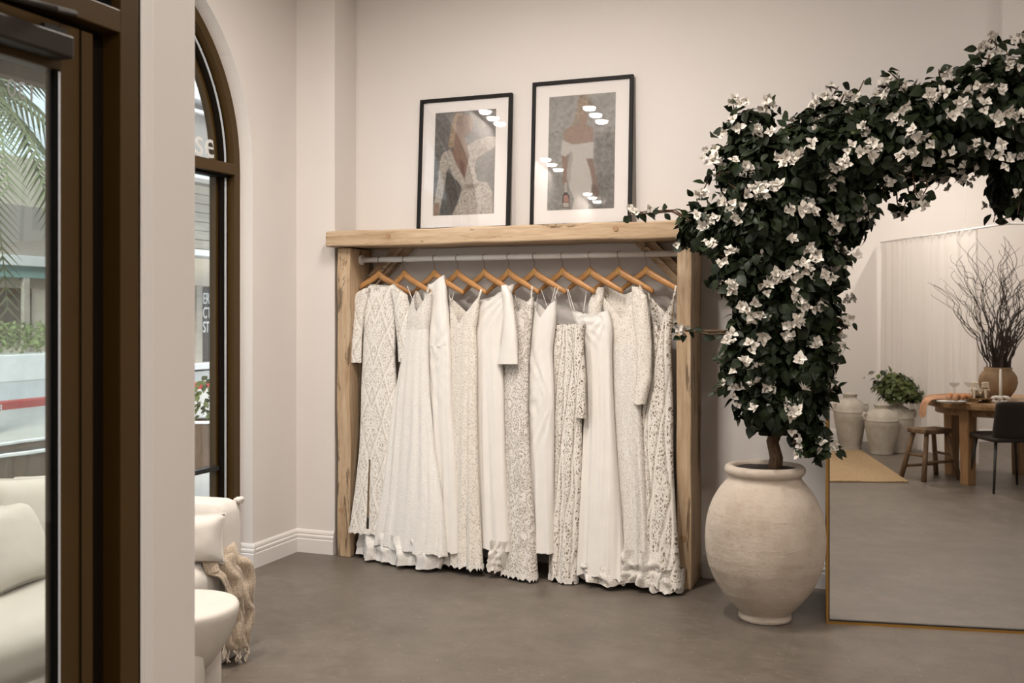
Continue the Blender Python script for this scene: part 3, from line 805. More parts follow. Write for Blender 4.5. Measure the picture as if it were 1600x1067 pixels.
for i, d in enumerate(D):
    e = empty(d['n'], (HX[i], RODY, 0), -YAWS[i], d['l'], 'dress', 'bridal gowns on the rack')
    ol = outline(i, d['rows'])
    ztop, zbot = ol[0][-1], ol[0][0]
    zw = loc_sz(i, (d['rows'][3][1] + d['rows'][3][2]) / 2, d['waist'])[1]
    th = TKW if d.get('thick') == 'w' else TK
    kw = dict(folds=d['folds'], seed=i * 1.7, drape=d.get('drape'))
    skip = None
    if d.get('slit'):
        zs = loc_sz(i, 580, d['slit'][2])[1]
        skip = lambda cx, z, sn, zs=zs: sn < 0 and z < zs and d['slit'][0] < cx < d['slit'][1]
    b = obj('bodice', cloth(i, ol, ztop, zw - .004, th, front_dip=d['fd'], back_dip=d['bd'], dip_pow=d.get('dp', 1), asym=d.get('asym', 0), shoulder=d.get('sh', 0), rows=18, **kw), M[d['mat']], e, True)
    s = obj('skirt', cloth(i, ol, zw, zbot, th, hem=d['hem'], scallop=d.get('scal', 0), rows=46, skip=skip, **kw), M[d['skirt']], e, True)
    if d.get('lining'):
        obj('lining', cloth(i, ol, zw - .02, zbot + .10, th, shrink=.72, rows=24, cols=40, folds=[], seed=i), M['lining'], e, True)
    if d.get('scal'):
        zt = zbot + .035
        obj('hem_trim', cloth(i, ol, zt, zbot - .004, th, hem=d['hem'], scallop=d['scal'], rows=5, shrink=1.03, **kw), M['lace_soft'], e, True)
    for a in d.get('sleeves', []):
        obj('sleeve', sleeve(i, a, .026, -.030, seed=i), M[d['mat']], e, True)
    for a, c, wid in d.get('straps', []):
        obj('strap', ribbon(i, a, c, wid, -.004), M[d['mat'] if wid > .008 else 'satin'], e, True)
    if d.get('train'):
        tl = outline(i, d['train'])
        zt2, zb2 = tl[0][-1] + .02, max(.008, tl[0][0])
        obj('train', cloth(i, tl, zt2, zb2, (np.array([0, 2.]), np.array([.080, .080])), folds=[(.030, .13, .5, 0), (.016, .057, 1.9, 0)], hem=.012, rows=14, cols=130, seed=i + 4, drape=[(.012, .3, .12, 9, .3), (.012, -.6, .10, 11, .3)], yoff=.02), M[d['tmat']], e, True)

# ------------------------------------------------------------------ framed photographs
def painter(W, H):
    u, v = np.meshgrid((np.arange(W) + .5) / W, (np.arange(H) + .5) / H)
    return u, v
def poly_mask(u, v, pts):
    m = np.zeros(u.shape, bool); n = len(pts)
    for i in range(n):
        x0, y0 = pts[i]; x1, y1 = pts[(i + 1) % n]
        if y0 == y1: continue
        c = ((v >= min(y0, y1)) & (v < max(y0, y1))) & (u < x0 + (v - y0) * (x1 - x0) / (y1 - y0))
        m ^= c
    return m.astype(float)
def blur(a, k):
    for _ in range(k):
        b = np.pad(a, 1, mode='edge'); a = (b[:-2, 1:-1] + b[2:, 1:-1] + b[1:-1, :-2] + b[1:-1, 2:] + 2 * b[1:-1, 1:-1]) / 6
    return a
def cloudy(shape, k):
    g = blur(rng.normal(size=shape), k); g -= g.mean(); return g / (g.std() + 1e-9)
def s2l(c): return np.array([((x / 255) / 12.92 if x / 255 <= .04045 else ((x / 255 + .055) / 1.055) ** 2.4) for x in c])
def print_mesh(img, wid, hei):
    H, W, _ = img.shape
    xs = np.linspace(-wid / 2, wid / 2, W + 1); zs = np.linspace(hei, 0, H + 1)
    V = [(x, 0, z) for z in zs for x in xs]
    Fc = [(r * (W + 1) + c, (r + 1) * (W + 1) + c, (r + 1) * (W + 1) + c + 1, r * (W + 1) + c + 1) for r in range(H) for c in range(W)]
    m = pydata(V, Fc)
    at = m.color_attributes.new('print', 'FLOAT_COLOR', 'CORNER')
    col = np.ones((H * W, 4, 4), np.float32); col[:, :, :3] = img.reshape(-1, 1, 3)
    at.data.foreach_set('color', col.ravel())
    return m
k = N('photo_print'); ca = k.n('ShaderNodeVertexColor', layer_name='print'); k.color(ca.outputs['Color']).set(rough=.5); M['print'] = k.m
def layers(base, items, W=104, H=176):
    u, v = painter(W, H)
    img = base(u, v)
    for pts, col, soft, tex in items:
        m = blur(poly_mask(u, v, pts), soft)[..., None]
        c = np.ones(u.shape + (3,)) * s2l(col)
        if tex == 'lace':
            tx = np.clip(cloudy(u.shape, 2) * .14, -.35, .25)[..., None]; c = np.clip(c * (1.05 + tx) - .10 * (cloudy(u.shape, 2)[..., None] > .9), .03, 1)
        elif tex: c = np.clip(c * (1 + tex * cloudy(u.shape, 3)[..., None]), 0, 1)
        img = img * (1 - m) + c * m
    img = img * .62; g = img.mean(axis=2, keepdims=True); return np.clip(g + (img - g) * .72, 0, 1)
def c1(pts):      # from the measured crop of the left picture to the print's own 0..1
    o = []
    for x, y in pts:
        vv = (y - 218) / 750; o.append(((x - 156 + 20 * vv) / 428, (y - (236 - 38 * (x - 150) / 430)) / (735 + 20 * (x - 150) / 430)))
    return o
def c2(pts):
    o = []
    for x, y in pts:
        vv = (y - 190) / 750; o.append(((x - 141 + 22 * vv) / 450, (y - (207 - 36 * (x - 140) / 450)) / (740 + 16 * (x - 140) / 450)))
    return o
def base1(u, v):
    g = .16 + .03 * cloudy(u.shape, 6) + .05 * (1 - v) + .06 * (u > .62) * (v > .35)
    return g[..., None] * np.array([1.0, .93, .84])
def base2(u, v):
    g = .33 + .04 * cloudy(u.shape, 7) - .17 * blur(((u > .70) & (v > .34)).astype(float), 12) * (1 - .3 * v) + .05 * (1 - v)
    g = np.where(v > .70, g * .88, g)
    return np.clip(g, .03, 1)[..., None] * np.array([1.0, .93, .83])
items1 = [
 (c1([(300, 235), (350, 232), (345, 270), (312, 330), (296, 400), (288, 478), (262, 486), (244, 470), (258, 400), (272, 300)]), (190, 158, 122), 1, .12),
 (c1([(318, 255), (370, 240), (410, 270), (415, 330), (396, 385), (350, 400), (312, 370), (300, 310)]), (150, 112, 86), 2, .08),
 (c1([(378, 240), (418, 262), (422, 330), (405, 370), (398, 310)]), (172, 142, 108), 1, .12),
 (c1([(310, 330), (352, 390), (372, 430), (380, 500), (396, 560), (380, 640), (362, 708), (320, 665), (284, 590), (258, 525), (284, 498), (292, 420)]), (158, 116, 88), 1, .06),
 (c1([(330, 560), (362, 600), (366, 700), (335, 660)]), (128, 78, 50), 3, .05),
 (c1([(262, 492), (300, 590), (362, 712), (384, 600), (398, 540), (380, 470), (440, 430), (530, 398), (580, 402), (580, 470), (520, 510), (446, 560), (432, 640), (455, 720), (520, 730), (556, 800), (556, 970), (272, 970), (312, 880), (345, 780), (330, 745), (282, 690), (250, 620), (236, 690), (206, 830), (176, 970), (134, 970), (150, 850), (176, 700), (184, 580), (210, 520)]), (196, 184, 170), 1, 'lace'),
 (c1([(235, 640), (300, 720), (338, 760), (310, 870), (270, 960), (190, 960), (215, 820)]), (88, 80, 72), 3, .2),
 (c1([(150, 880), (186, 880), (176, 970), (140, 970)]), (168, 128, 98), 1, .1),
 (c1([(362, 745), (470, 738), (440, 770), (370, 775)]), (152, 138, 122), 2, .1),
]
items2 = [
 (c2([(350, 190), (402, 190), (410, 225), (404, 300), (395, 345), (330, 375), (318, 340), (332, 270), (335, 220)]), (176, 146, 110), 1, .16),
 (c2([(405, 215), (440, 245), (446, 285), (405, 300)]), (150, 120, 88), 2, .12),
 (c2([(352, 320), (398, 318), (400, 350), (385, 388), (345, 384), (340, 350)]), (172, 132, 102), 1, .06),
 (c2([(248, 420), (300, 392), (345, 378), (385, 385), (432, 405), (440, 450), (432, 505), (340, 520), (240, 500), (234, 455)]), (166, 128, 102), 1, .05),
 (c2([(278, 400), (300, 385), (318, 340), (330, 350), (300, 420), (290, 455)]), (168, 138, 104), 1, .12),
 (c2([(232, 500), (300, 515), (282, 560), (262, 598), (258, 690), (252, 735), (262, 765), (244, 785), (226, 765), (232, 720), (222, 610), (224, 560)]), (152, 112, 86), 1, .05),
 (c2([(388, 600), (430, 600), (444, 680), (462, 770), (472, 830), (452, 852), (432, 810), (428, 740), (405, 660)]), (146, 106, 80), 1, .05),
 (c2([(228, 488), (300, 518), (438, 498), (434, 606), (386, 608), (412, 680), (426, 760), (420, 820), (398, 880), (400, 940), (288, 940), (304, 870), (272, 800), (260, 720), (282, 620), (290, 560), (246, 596), (216, 582)]), (208, 200, 190), 1, .02),
 (c2([(290, 560), (300, 600), (284, 690), (276, 780), (262, 740), (270, 640)]), (180, 170, 158), 2, .02),
 (c2([(240, 770), (258, 768), (256, 830), (272, 850), (270, 930), (226, 930), (226, 850), (238, 828)]), (58, 40, 30), 0, .1),
 (c2([(232, 850), (266, 850), (266, 892), (232, 892)]), (186, 118, 92), 0, .05),
 (c2([(230, 895), (268, 893), (266, 925), (230, 925)]), (198, 182, 164), 0, .05),
 (c2([(240, 765), (260, 765), (256, 828), (240, 828)]), (196, 184, 170), 0, .05),
 (c2([(470, 848), (520, 872), (505, 915), (480, 900), (455, 862)]), (150, 145, 138), 1, .25),
 (c2([(430, 770), (476, 800), (468, 860), (440, 850), (420, 820)]), (110, 76, 54), 2, .15),
]
def framed(x0, x1, zt, label, img, yb, yt):
    wid, hei = x1 - x0, zt - BZ1 - .004
    lean = math.atan2(yt - yb, hei)
    e = empty('framed_photograph', ((x0 + x1) / 2, yb, BZ1 + .004), 0, label, 'picture')
    e.rotation_euler = (-lean, 0, 0)
    t, dpt = .022, .024
    for nm, a, b in (('frame_bar', (-wid / 2, -dpt, 0), (-wid / 2 + t, 0, hei)), ('frame_bar', (wid / 2 - t, -dpt, 0), (wid / 2, 0, hei)),
                     ('frame_bar', (-wid / 2 + t, -dpt, 0), (wid / 2 - t, 0, t)), ('frame_bar', (-wid / 2 + t, -dpt, hei - t), (wid / 2 - t, 0, hei))):
        obj(nm, box(a, b, .0015), M['frame'], e)
    obj('mat_board', box((-wid / 2 + t, -.010, t), (wid / 2 - t, -.004, hei - t)), M['mat'], e)
    pw, ph, pz = wid * .66, hei * .775, hei * .118
    obj('print', print_mesh(img, pw, ph), M['print'], e, loc=(0, -.0112, pz))
    obj('glass', box((-wid / 2 + t, -.0180, t), (wid / 2 - t, -.0165, hei - t)), M['picglass'], e)
    return e
PY0, PY1 = 5.86, 5.915
xa, xb = on_Y(654, 250, 5.87).x, on_Y(798, 250, 5.87).x
p1 = framed(xa, xb, 2.905, 'black framed photograph of a bride in a plunging lace gown, left of the pair', layers(base1, items1), PY0, PY1)
xa, xb = on_Y(830, 250, 5.87).x, on_Y(988, 250, 5.87).x
p2 = framed(xa, xb, 2.955, 'black framed photograph of a bride from behind holding a bottle', layers(base2, items2), PY0, PY1)

# ------------------------------------------------------------------ ceiling downlights in rows of three
def on_ceiling(px, py, pic):
    """where a glint seen in a picture's glass sits on the ceiling"""
    mw = Matrix.Translation(pic.location) @ pic.rotation_euler.to_matrix().to_4x4()
    n = (mw.to_3x3() @ Vector((0, -1, 0))).normalized(); P0 = mw @ Vector((0, -.018, 0))
    C = Vector((0, 0, CZ)); r = ray(px, py)
    P = C + r * ((P0 - C).dot(n) / r.dot(n))
    q = r - n * (2 * r.dot(n))
    return P + q * ((ZC - P.z) / q.z)
groups = []
for trio in (((921, 167), (931, 178), (940, 188)), ((849, 248), (858, 256), (867, 264)), ((909, 302), (917, 308), (925, 314))):
    groups.append([on_ceiling(a, b, p2) for a, b in trio])
groups.append([on_ceiling(a, b, p1) for a, b in ((757, 173), (768, 183), (777, 192))])
spots = []
PW = [1.15, .16, .16, .25]
ROWN = ['row over the front of the dress rack', 'row over the sofa', 'row behind the entrance door', 'row by the arched window']
THIRD = ['rearmost', 'middle', 'foremost']
for gi, g in enumerate(groups):                      # the rows of three that glint in the picture glass
    for j, q in enumerate(g): spots.append((max(XL + .10, q.x), max(YR + .2, q.y), PW[gi], THIRD[j] + ' recessed downlight of the ' + ROWN[gi]))
for gx, gy, pw, rn in ((-1.7, 3.9, 1.45, 'row in front of the dresses'), (.3, 1.3, .75, 'row down the middle of the shop'), (1.7, 3.2, .55, 'row in front of the mirror'), (1.9, .1, 1.0, 'row over the round table'), (3.3, -.6, .85, 'row inside the fitting room')):
    for j in (1, 0, -1):
        spots.append((gx, gy + j * .26, pw, THIRD[1 - j] + ' recessed downlight of the ' + rn))
ring = lathe([(.066, 0), (.078, -.006), (.08, -.012), (.069, -.012), (.061, -.004), (.0, -.004)], 28)
lens = lathe([(.060, -.0045), (.060, -.008), (.0, -.009)], 24)
for j, (x, y, pw_, lab) in enumerate(spots):
    e = empty('ceiling_downlight', (x, y, ZC), 0, lab, 'light', 'ceiling downlights in rows of three')
    obj('trim_ring', ring, M['trim'], e, True); obj('lens', lens, M['emit'], e)
    l = bpy.data.lights.new('downlight', 'AREA'); l.shape = 'DISK'; l.size = .10; l.energy = LAMP_W * pw_; l.color = (1, .915, .835)
    o = bpy.data.objects.new('downlight_lamp', l); link(o, e); o.location = (0, 0, -.02)

# ------------------------------------------------------------------ big urn
UC = at_depth(1195, 966, 5.115); UX, UY = UC.x, UC.y
urn = empty('plaster_urn', (UX, UY, 0), 0, 'big rounded off-white plaster urn with a rolled rim, holding the flowering tree', 'urn')
prof = [(.0, .0), (.118, 0), (.130, .004), (.131, .022), (.126, .034), (.130, .040)]
PR = [(.04, .128), (.08, .168), (.14, .218), (.20, .253), (.27, .281), (.34, .294), (.41, .297), (.48, .292), (.54, .279), (.60, .255), (.65, .225), (.685, .197), (.70, .182), (.712, .176), (.722, .178)]
zz = np.linspace(.04, .722, 44)
prof += [(float(np.interp(z, [a for a, b in PR], [b for a, b in PR])), float(z)) for z in zz[1:]]
prof += [(.188, .727), (.196, .737), (.199, .750), (.196, .763), (.186, .772), (.172, .774), (.158, .770), (.150, .755), (.150, .715), (.0, .70)]
me = lathe(prof, 72)
for v in me.vertices:
    r = math.hypot(v.co.x, v.co.y); a = math.atan2(v.co.y, v.co.x)
    if r > .1: 
        f = 1 + .006 * smooth_noise(a * 2, v.co.z * 7, 1); v.co.x *= f; v.co.y *= f
obj('urn_body', me, M['urn'], urn, True)
obj('soil', wobble(lathe([(.0, .760), (.08, .760), (.149, .756), (.149, .716), (0, .716)], 40), .004, 30), M['soil'], urn, True)

# ------------------------------------------------------------------ tall arched mirror
MW, MZS = 1.86, 1.50
mr = empty('arched_mirror', (MP.x, MP.y, 0), rad(10), 'tall arched floor mirror with a thin gold frame', 'mirror')
R2 = MW / 2
def m_out(inset, n=40):
    r = R2 - inset
    return [(inset, inset)] + [(MW - inset, inset)] + [(R2 + r * cos(pi * i / n), MZS + r * sin(pi * i / n)) for i in range(n + 1)]
def m_frame(a, b, y0, y1):
    o, q = m_out(a), m_out(b); V, Fc = [], []
    for (x, z), (x2, z2) in zip(o, q): V += [(x, y0, z), (x2, y0, z2), (x2, y1, z2), (x, y1, z)]
    n = len(o)
    for i in range(n):
        p, q2 = i * 4, ((i + 1) % n) * 4
        for j in range(4): Fc.append((p + j, p + (j + 1) % 4, q2 + (j + 1) % 4, q2 + j))
    bm = bmesh.new(); bm.from_mesh(pydata(V, Fc)); bmesh.ops.recalc_face_normals(bm, faces=bm.faces); return bm
obj('gold_frame', m_frame(0, .011, -.022, .022), M['gold'], mr)
obj('black_liner', m_frame(.011, .017, -.014, .022), M['black'], mr)
obj('mirror_pane', prism(m_out(.015), (-.004, .002), 'Y'), M['mirror'], mr)
obj('backing', prism(m_out(.010), (.003, .020), 'Y'), M['black'], mr)

# ------------------------------------------------------------------ flowering tree
tree = empty('flowering_tree', (UX, UY, .735), 0, 'white bougainvillea tree arching from the urn over the mirror', 'tree')
def tp(name, me, mat, smooth=False):
    return keep(obj(name, me, mat, None, smooth), tree)
T = lambda px, py, d: at_depth(px, py, d)
trunk_p = [Vector((UX + .04, UY, .70)), T(1213, 715, 5.10), T(1207, 690, 5.09), T(1220, 655, 5.08), T(1222, 600, 5.06), T(1215, 540, 5.05), T(1222, 470, 5.03), T(1235, 400, 5.01), T(1250, 330, 4.99)]
tp('trunk', tube(trunk_p, [.038, .033, .031, .030, .027, .025, .022, .018, .014], 12), M['bark'], True)
BR = [
 [(1235, 400, 5.01), (1290, 330, 4.94), (1360, 260, 4.88), (1440, 215, 4.84), (1530, 185, 4.80), (1620, 165, 4.78), (1720, 175, 4.78), (1800, 215, 4.80)],
 [(1250, 330, 4.99), (1265, 250, 4.97), (1300, 190, 4.96), (1320, 145, 5.02)],
 [(1240, 380, 5.0), (1190, 330, 5.0), (1160, 260, 5.0), (1165, 180, 5.02)],
 [(1222, 430, 5.03), (1170, 390, 5.05), (1110, 360, 5.15), (1050, 330, 5.30), (990, 335, 5.42)],
 [(1215, 540, 5.05), (1170, 520, 5.05), (1120, 517, 5.12), (1070, 517, 5.2)],
 [(1222, 600, 5.06), (1260, 590, 4.95), (1290, 540, 4.92), (1325, 505, 4.90)],
 [(1530, 185, 4.80), (1540, 120, 4.9), (1550, 62, 5.0)],
 [(1620, 165, 4.78), (1600, 240, 4.74), (1592, 320, 4.72)],
 [(1440, 215, 4.84), (1395, 150, 4.95), (1390, 130, 5.0)],
]
for b in BR:
    P = [T(*q) for q in b]
    tp('branch', tube(P, list(np.linspace(.013, .004, len(P))), 7), M['bark'], True)

def leaf_data(L=1.0, W=.66, curl=.12, fold=.16):
    prof = [(0, .06), (.16, .62), (.38, 1.0), (.62, .82), (.84, .38), (1, 0.0)]
    V, Fc = [], []
    for t, wv in prof:
        y = t * L; z = -curl * (t - .35) ** 2 * 2
        V += [(-W / 2 * wv, y, z + fold * wv * .5), (0, y, z), (W / 2 * wv, y, z + fold * wv * .5)]
    for i in range(len(prof) - 1):
        a = i * 3
        Fc += [(a, a + 1, a + 4, a + 3), (a + 1, a + 2, a + 5, a + 4)]
    return np.array(V), Fc
LD = [leaf_data(1, .66, .12, .16), leaf_data(1, .78, .22, .10), leaf_data(1, .58, .05, .24)]
leaf_meshes = []
for q, (V, Fc) in enumerate(LD):
    m = pydata([tuple(v) for v in V], Fc); m.materials.append(M['leaf']); m.polygons.foreach_set('use_smooth', [True] * len(m.polygons)); leaf_meshes.append(m)
young = pydata([tuple(v) for v in LD[0][0]], LD[0][1]); young.materials.append(M['leaf2'])
def flower_mesh(seed):
    r = random.Random(seed); V, Fc, mi = [], [], []
    for f in range(r.choice((3, 3, 4))):
        ax = Vector((r.uniform(-.55, .55), r.uniform(-.55, .55), 1)).normalized()
        cen = Vector((r.uniform(-.36, .36), r.uniform(-.36, .36), r.uniform(-.08, .12)))
        q = ax.to_track_quat('Z', 'Y')
        a0 = r.uniform(0, 6)
        for bct in range(3):
            a = a0 + bct * 2 * pi / 3 + r.uniform(-.2, .2); tilt = r.uniform(.35, .85); S = r.uniform(.42, .58)
            o = len(V)
            for t, wv, zb in ((0, .10, 0), (.32, .74, .10), (.64, .60, .06), (1.08, .0, -.02)):
                for sd in (-1, 0, 1):
                    if t in (0, 1.0) and sd == 0: pass
                    loc = Vector((t * S * cos(tilt), sd * wv * S * .52, t * S * sin(tilt) + zb * S + (.10 * S * wv if sd else 0)))
                    c, s_ = cos(a), sin(a)
                    loc = Vector((loc.x * c - loc.y * s_, loc.x * s_ + loc.y * c, loc.z))
                    V.append(cen + q @ loc)
            for i in range(3):
                b = o + i * 3
                Fc += [(b, b + 1, b + 4, b + 3), (b + 1, b + 2, b + 5, b + 4)]; mi += [0, 0]
        o = len(V)
        for kx in range(4):
            V.append(cen + q @ Vector((.05 * cos(kx * pi / 2), .05 * sin(kx * pi / 2), .05)))
        V.append(cen + q @ Vector((0, 0, .26)))
        for kx in range(4): Fc.append((o + kx, o + (kx + 1) % 4, o + 4)); mi.append(1)
    m = pydata(V, Fc); m.materials.append(M['bract']); m.materials.append(M['stamen'])
    m.polygons.foreach_set('material_index', mi); m.update(); return m
flower_meshes = [flower_mesh(s) for s in range(8)]
# clumps of growth: (px, py, half width px, half height px, camera depth, depth half-thickness)
CL = [
 (1215, 630, 70, 45, 5.02, .16), (1190, 560, 62, 62, 5.04, .20), (1255, 560, 50, 70, 4.98, .18), (1225, 480, 82, 70, 5.00, .22),
 (1180, 420, 62, 60, 5.04, .22), (1260, 410, 60, 62, 4.95, .22), (1225, 340, 100, 72, 4.98, .26), (1140, 355, 50, 45, 5.10, .18),
 (1320, 330, 48, 45, 4.90, .16), (1190, 265, 68, 62, 5.02, .24), (1270, 255, 80, 66, 4.95, .26), (1345, 240, 70, 58, 4.90, .24),
 (1175, 200, 34, 34, 5.06, .14), (1300, 195, 60, 40, 5.00, .20), (1410, 215, 70, 60, 4.86, .24), (1440, 165, 55, 40, 4.90, .20),
 (1490, 200, 70, 66, 4.82, .24), (1560, 185, 65, 76, 4.80, .26), (1620, 170, 60, 80, 4.78, .26), (1560, 125, 50, 34, 4.88, .18),
 (1700, 180, 70, 70, 4.78, .24), (1790, 220, 60, 70, 4.80, .2), (1590, 110, 34, 26, 4.9, .14), (1605, 270, 30, 55, 4.74, .12),
 (1405, 165, 44, 28, 4.95, .12), (1095, 360, 34, 26, 5.2, .1),
 (1260, 672, 26, 26, 4.98, .08), (1275, 690, 12, 26, 4.95, .05),
]
leaves, flowers = [], []
def basis(nrm, spin, tiltdown=True):
    z = nrm.normalized()
    g = Vector((0, 0, -1)); y = g - z * g.dot(z)
    if y.length < .1: y = Vector((1, 0, 0)) - z * z.x
    y.normalize(); y = Matrix.Rotation(spin, 3, z) @ y
    x = y.cross(z)
    return Matrix((x, y, z)).transposed()
CAMP = Vector((0, 0, CZ))
def put_leaf(p, nrm, s, spin=None):
    leaves.append((p, basis(nrm, random.gauss(0, .7) if spin is None else spin), s))
for (px, py, hw, hh, d, dh) in CL:
    c = at_depth(px, py, d); rx, rz = hw * d / FPX, hh * d / FPX
    n_l = int(30 + 15500 * rx * rz)
    for _ in range(n_l):
        while True:
            q = Vector((random.gauss(0, 1), random.gauss(0, 1), random.gauss(0, 1)))
            if q.length > .01: break
        q = q.normalized() * random.uniform(.45, 1.0) ** .6
        p = c + RGT * (q.x * rx) + FWD * (q.y * dh) + Vector((0, 0, q.z * rz))
        out = RGT * (q.x / max(rx, .05)) + FWD * (q.y / dh) + Vector((0, 0, q.z / max(rz, .05) + 1.2))
        nrm = out.normalized() + Vector((random.gauss(0, .55), random.gauss(0, .55), random.gauss(0, .45)))
        put_leaf(p, nrm, random.uniform(.048, .088))
def put_flower(p, s=None, nrm=None):
    f = (CAMP - p).normalized()
    nrm = nrm or (f * .8 + Vector((random.gauss(0, .5), random.gauss(0, .4), random.gauss(.25, .4))))
    flowers.append((p, basis(nrm, random.uniform(0, 6.28)), s or random.uniform(.050, .075)))
FL = [(1210,437),(1180,490),(1183,575),(1197,525),(1240,640),(1250,605),(1180,640),(1150,600),(1160,570),(1245,460),(1285,430),(1260,500),(1275,540),(1235,525),(1295,505),(1300,560),(1290,610),(1245,560),(1175,545),(1145,530),(1142,448),(1150,455),(1182,600),(1205,605),(1148,628),(1238,645),(1228,632),(1240,680),(1212,433),(1240,435),(1280,440),(1215,432),
 (1275,480),(1252,470),(1240,370),(1260,390),(1300,365),(1312,345),(1340,310),(1380,300),(1350,330),(1300,300),(1255,320),(1230,330),(1275,335),(1185,290),(1215,295),(1195,300),(1150,320),(1165,310),(1130,310),(1120,340),(1110,380),(1130,410),(1145,390),(1150,345),(1095,355),(1105,345),(1115,260),(1120,235),(1165,260),(1180,215),(1195,165),(1165,160),(1150,195),(1230,245),(1250,240),(1270,225),(1225,250),(1300,265),(1320,255),(1310,275),(1350,235),(1365,225),(1362,245),(1330,230),(1320,150),(1295,158),(1270,165),(1330,180),(1350,195),(1400,180),(1385,130),(1372,150),(1425,200),(1440,215),(1448,218),(1410,240),(1420,265),(1450,255),(1415,270),(1390,270),(1460,150),(1475,148),(1455,155),(1500,165),(1510,170),(1495,185),(1520,140),(1530,140),(1545,75),(1550,85),(1565,140),(1540,165),(1570,170),(1590,195),(1560,190),(1530,225),(1560,225),(1580,245),(1555,240),(1510,265),(1520,265),(1490,255),(1475,285),(1450,280),(1485,240),(1600,180),(1595,300),(1620,200),(1640,150),(1660,220),(1700,160),(1720,210),(1760,200),(1660,130),(1100,300),(1330,470),(1310,520),(1305,575),(1290,600),(1310,395),(1320,400),(1310,420),(1255,415),(1270,400),(1190,440),(1200,450),(1290,470),(1240,495),(1160,480)]
def front_depth(px, py):
    best = None
    for (cx, cy, hw, hh, d, dh) in CL:
        r2 = ((px - cx) / hw) ** 2 + ((py - cy) / hh) ** 2
        if r2 < 1.25:
            v_ = d - dh * math.sqrt(max(.05, 1 - min(1, r2))) - .01
            best = v_ if best is None else min(best, v_)
    return best if best is not None else 4.95
for (px, py) in FL:
    p = at_depth(px, py, front_depth(px, py))
    put_flower(p)
    if random.random() < .55: put_flower(p + Vector((random.uniform(-.05, .05), random.uniform(-.02, .04), random.uniform(-.05, .05))), random.uniform(.04, .06))
# loose sprigs: path, leaf size, flowers at the end
SP = [
 [(1100, 360, 5.15), (1055, 328, 5.28), (1010, 330, 5.38), (982, 336, 5.45)], [(1090, 365, 5.15), (1075, 378, 5.25), (1062, 385, 5.28)],
 [(1160, 520, 5.06), (1110, 522, 5.12), (1072, 515, 5.2), (1060, 518, 5.22)], [(1160, 450, 5.1), (1135, 448, 5.25), (1118, 446, 5.4)],
 [(1170, 250, 5.05), (1140, 225, 5.1), (1120, 235, 5.12), (1105, 245, 5.12)], [(1160, 220, 5.06), (1150, 185, 5.06), (1145, 160, 5.05)], [(1190, 200, 5.04), (1195, 165, 5.02), (1215, 165, 5.0)],
 [(1265, 200, 5.1), (1290, 165, 5.15), (1310, 135, 5.2)], [(1310, 190, 5.1), (1325, 160, 5.12), (1340, 150, 5.15)], [(1390, 170, 5.0), (1385, 140, 5.02), (1400, 128, 5.04), (1365, 145, 5.02)],
 [(1540, 150, 4.9), (1535, 110, 4.98), (1530, 80, 5.02), (1552, 55, 5.05)], [(1550, 130, 4.9), (1560, 95, 4.98), (1555, 60, 5.02)], [(1510, 150, 4.95), (1515, 118, 5.0), (1520, 95, 5.02)],
 [(1580, 240, 4.76), (1598, 290, 4.72), (1590, 335, 4.70)], [(1440, 260, 4.78), (1450, 290, 4.76), (1435, 318, 4.75)], [(1425, 265, 4.78), (1430, 300, 4.76), (1440, 318, 4.75)],
 [(1290, 530, 4.9), (1310, 500, 4.84), (1332, 500, 4.83)], [(1285, 560, 4.9), (1300, 548, 4.85), (1318, 545, 4.84)], [(1285, 600, 4.9), (1298, 600, 4.85), (1310, 608, 4.84)], [(1300, 410, 4.86), (1315, 395, 4.82), (1330, 405, 4.8)],
 [(1250, 650, 4.95), (1240, 690, 4.92), (1250, 705, 4.91)], [(1268, 650, 4.95), (1280, 690, 4.93), (1275, 712, 4.92)], [(1110, 330, 5.15), (1100, 295, 5.15), (1118, 260, 5.12)],
 [(1480, 130, 4.95), (1500, 120, 4.98), (1510, 108, 5.0)], [(1330, 200, 5.05), (1350, 172, 5.08), (1338, 165, 5.1)],
]
SH = []
r6 = random.Random(21)
for (px, py, hw, hh, d, dh) in CL:
    for _ in range(max(1, int(hw * hh / 1100))):
        a = r6.uniform(0, 6.28)
        p0 = at_depth(px, py, d); dr = RGT * cos(a) + Vector((0, 0, sin(a))) + FWD * r6.uniform(-.6, .3)
        st_ = p0 + RGT * (cos(a) * hw * d / FPX * .8) + Vector((0, 0, sin(a) * hh * d / FPX * .8)) - FWD * dh * .3
        ln = r6.uniform(.07, .13); q1 = st_ + dr * ln * .55 + Vector((0, 0, .01)); q2 = st_ + dr * ln + Vector((0, 0, r6.uniform(-.02, .05)))
        SH.append([st_, q1, q2])
for s in SP + SH:
    P = [q if isinstance(q, Vector) else at_depth(*q) for q in s]
    tp('twig', tube(P, list(np.linspace(.005, .0022, len(P))), 5), M['bark'])
    for a in np.linspace(.10, 1.0, (5 if len(P) > 3 else 4) * len(P) - 3):
        f = a * (len(P) - 1); i0 = min(int(f), len(P) - 2); p = P[i0].lerp(P[i0 + 1], f - i0)
        t = (P[i0 + 1] - P[i0]).normalized()
        nrm = (CAMP - p).normalized() * .6 + Vector((random.gauss(0, .5), random.gauss(0, .3), random.gauss(.5, .4)))
        put_leaf(p + Vector((random.gauss(0, .012), random.gauss(0, .012), random.gauss(0, .012))), nrm, random.uniform(.042, .074), random.uniform(-2.6, 2.6))
    for _ in range(3 if len(s) > 3 else (2 if random.random() < .3 else 1 if random.random() < .5 else 0)):
        p = P[-1].lerp(P[-2], random.uniform(0, .9)); put_flower(p + Vector((random.gauss(0, .015), -.015, random.gauss(0, .015))), random.uniform(.045, .06))
print('leaves', len(leaves), 'flowers', len(flowers))
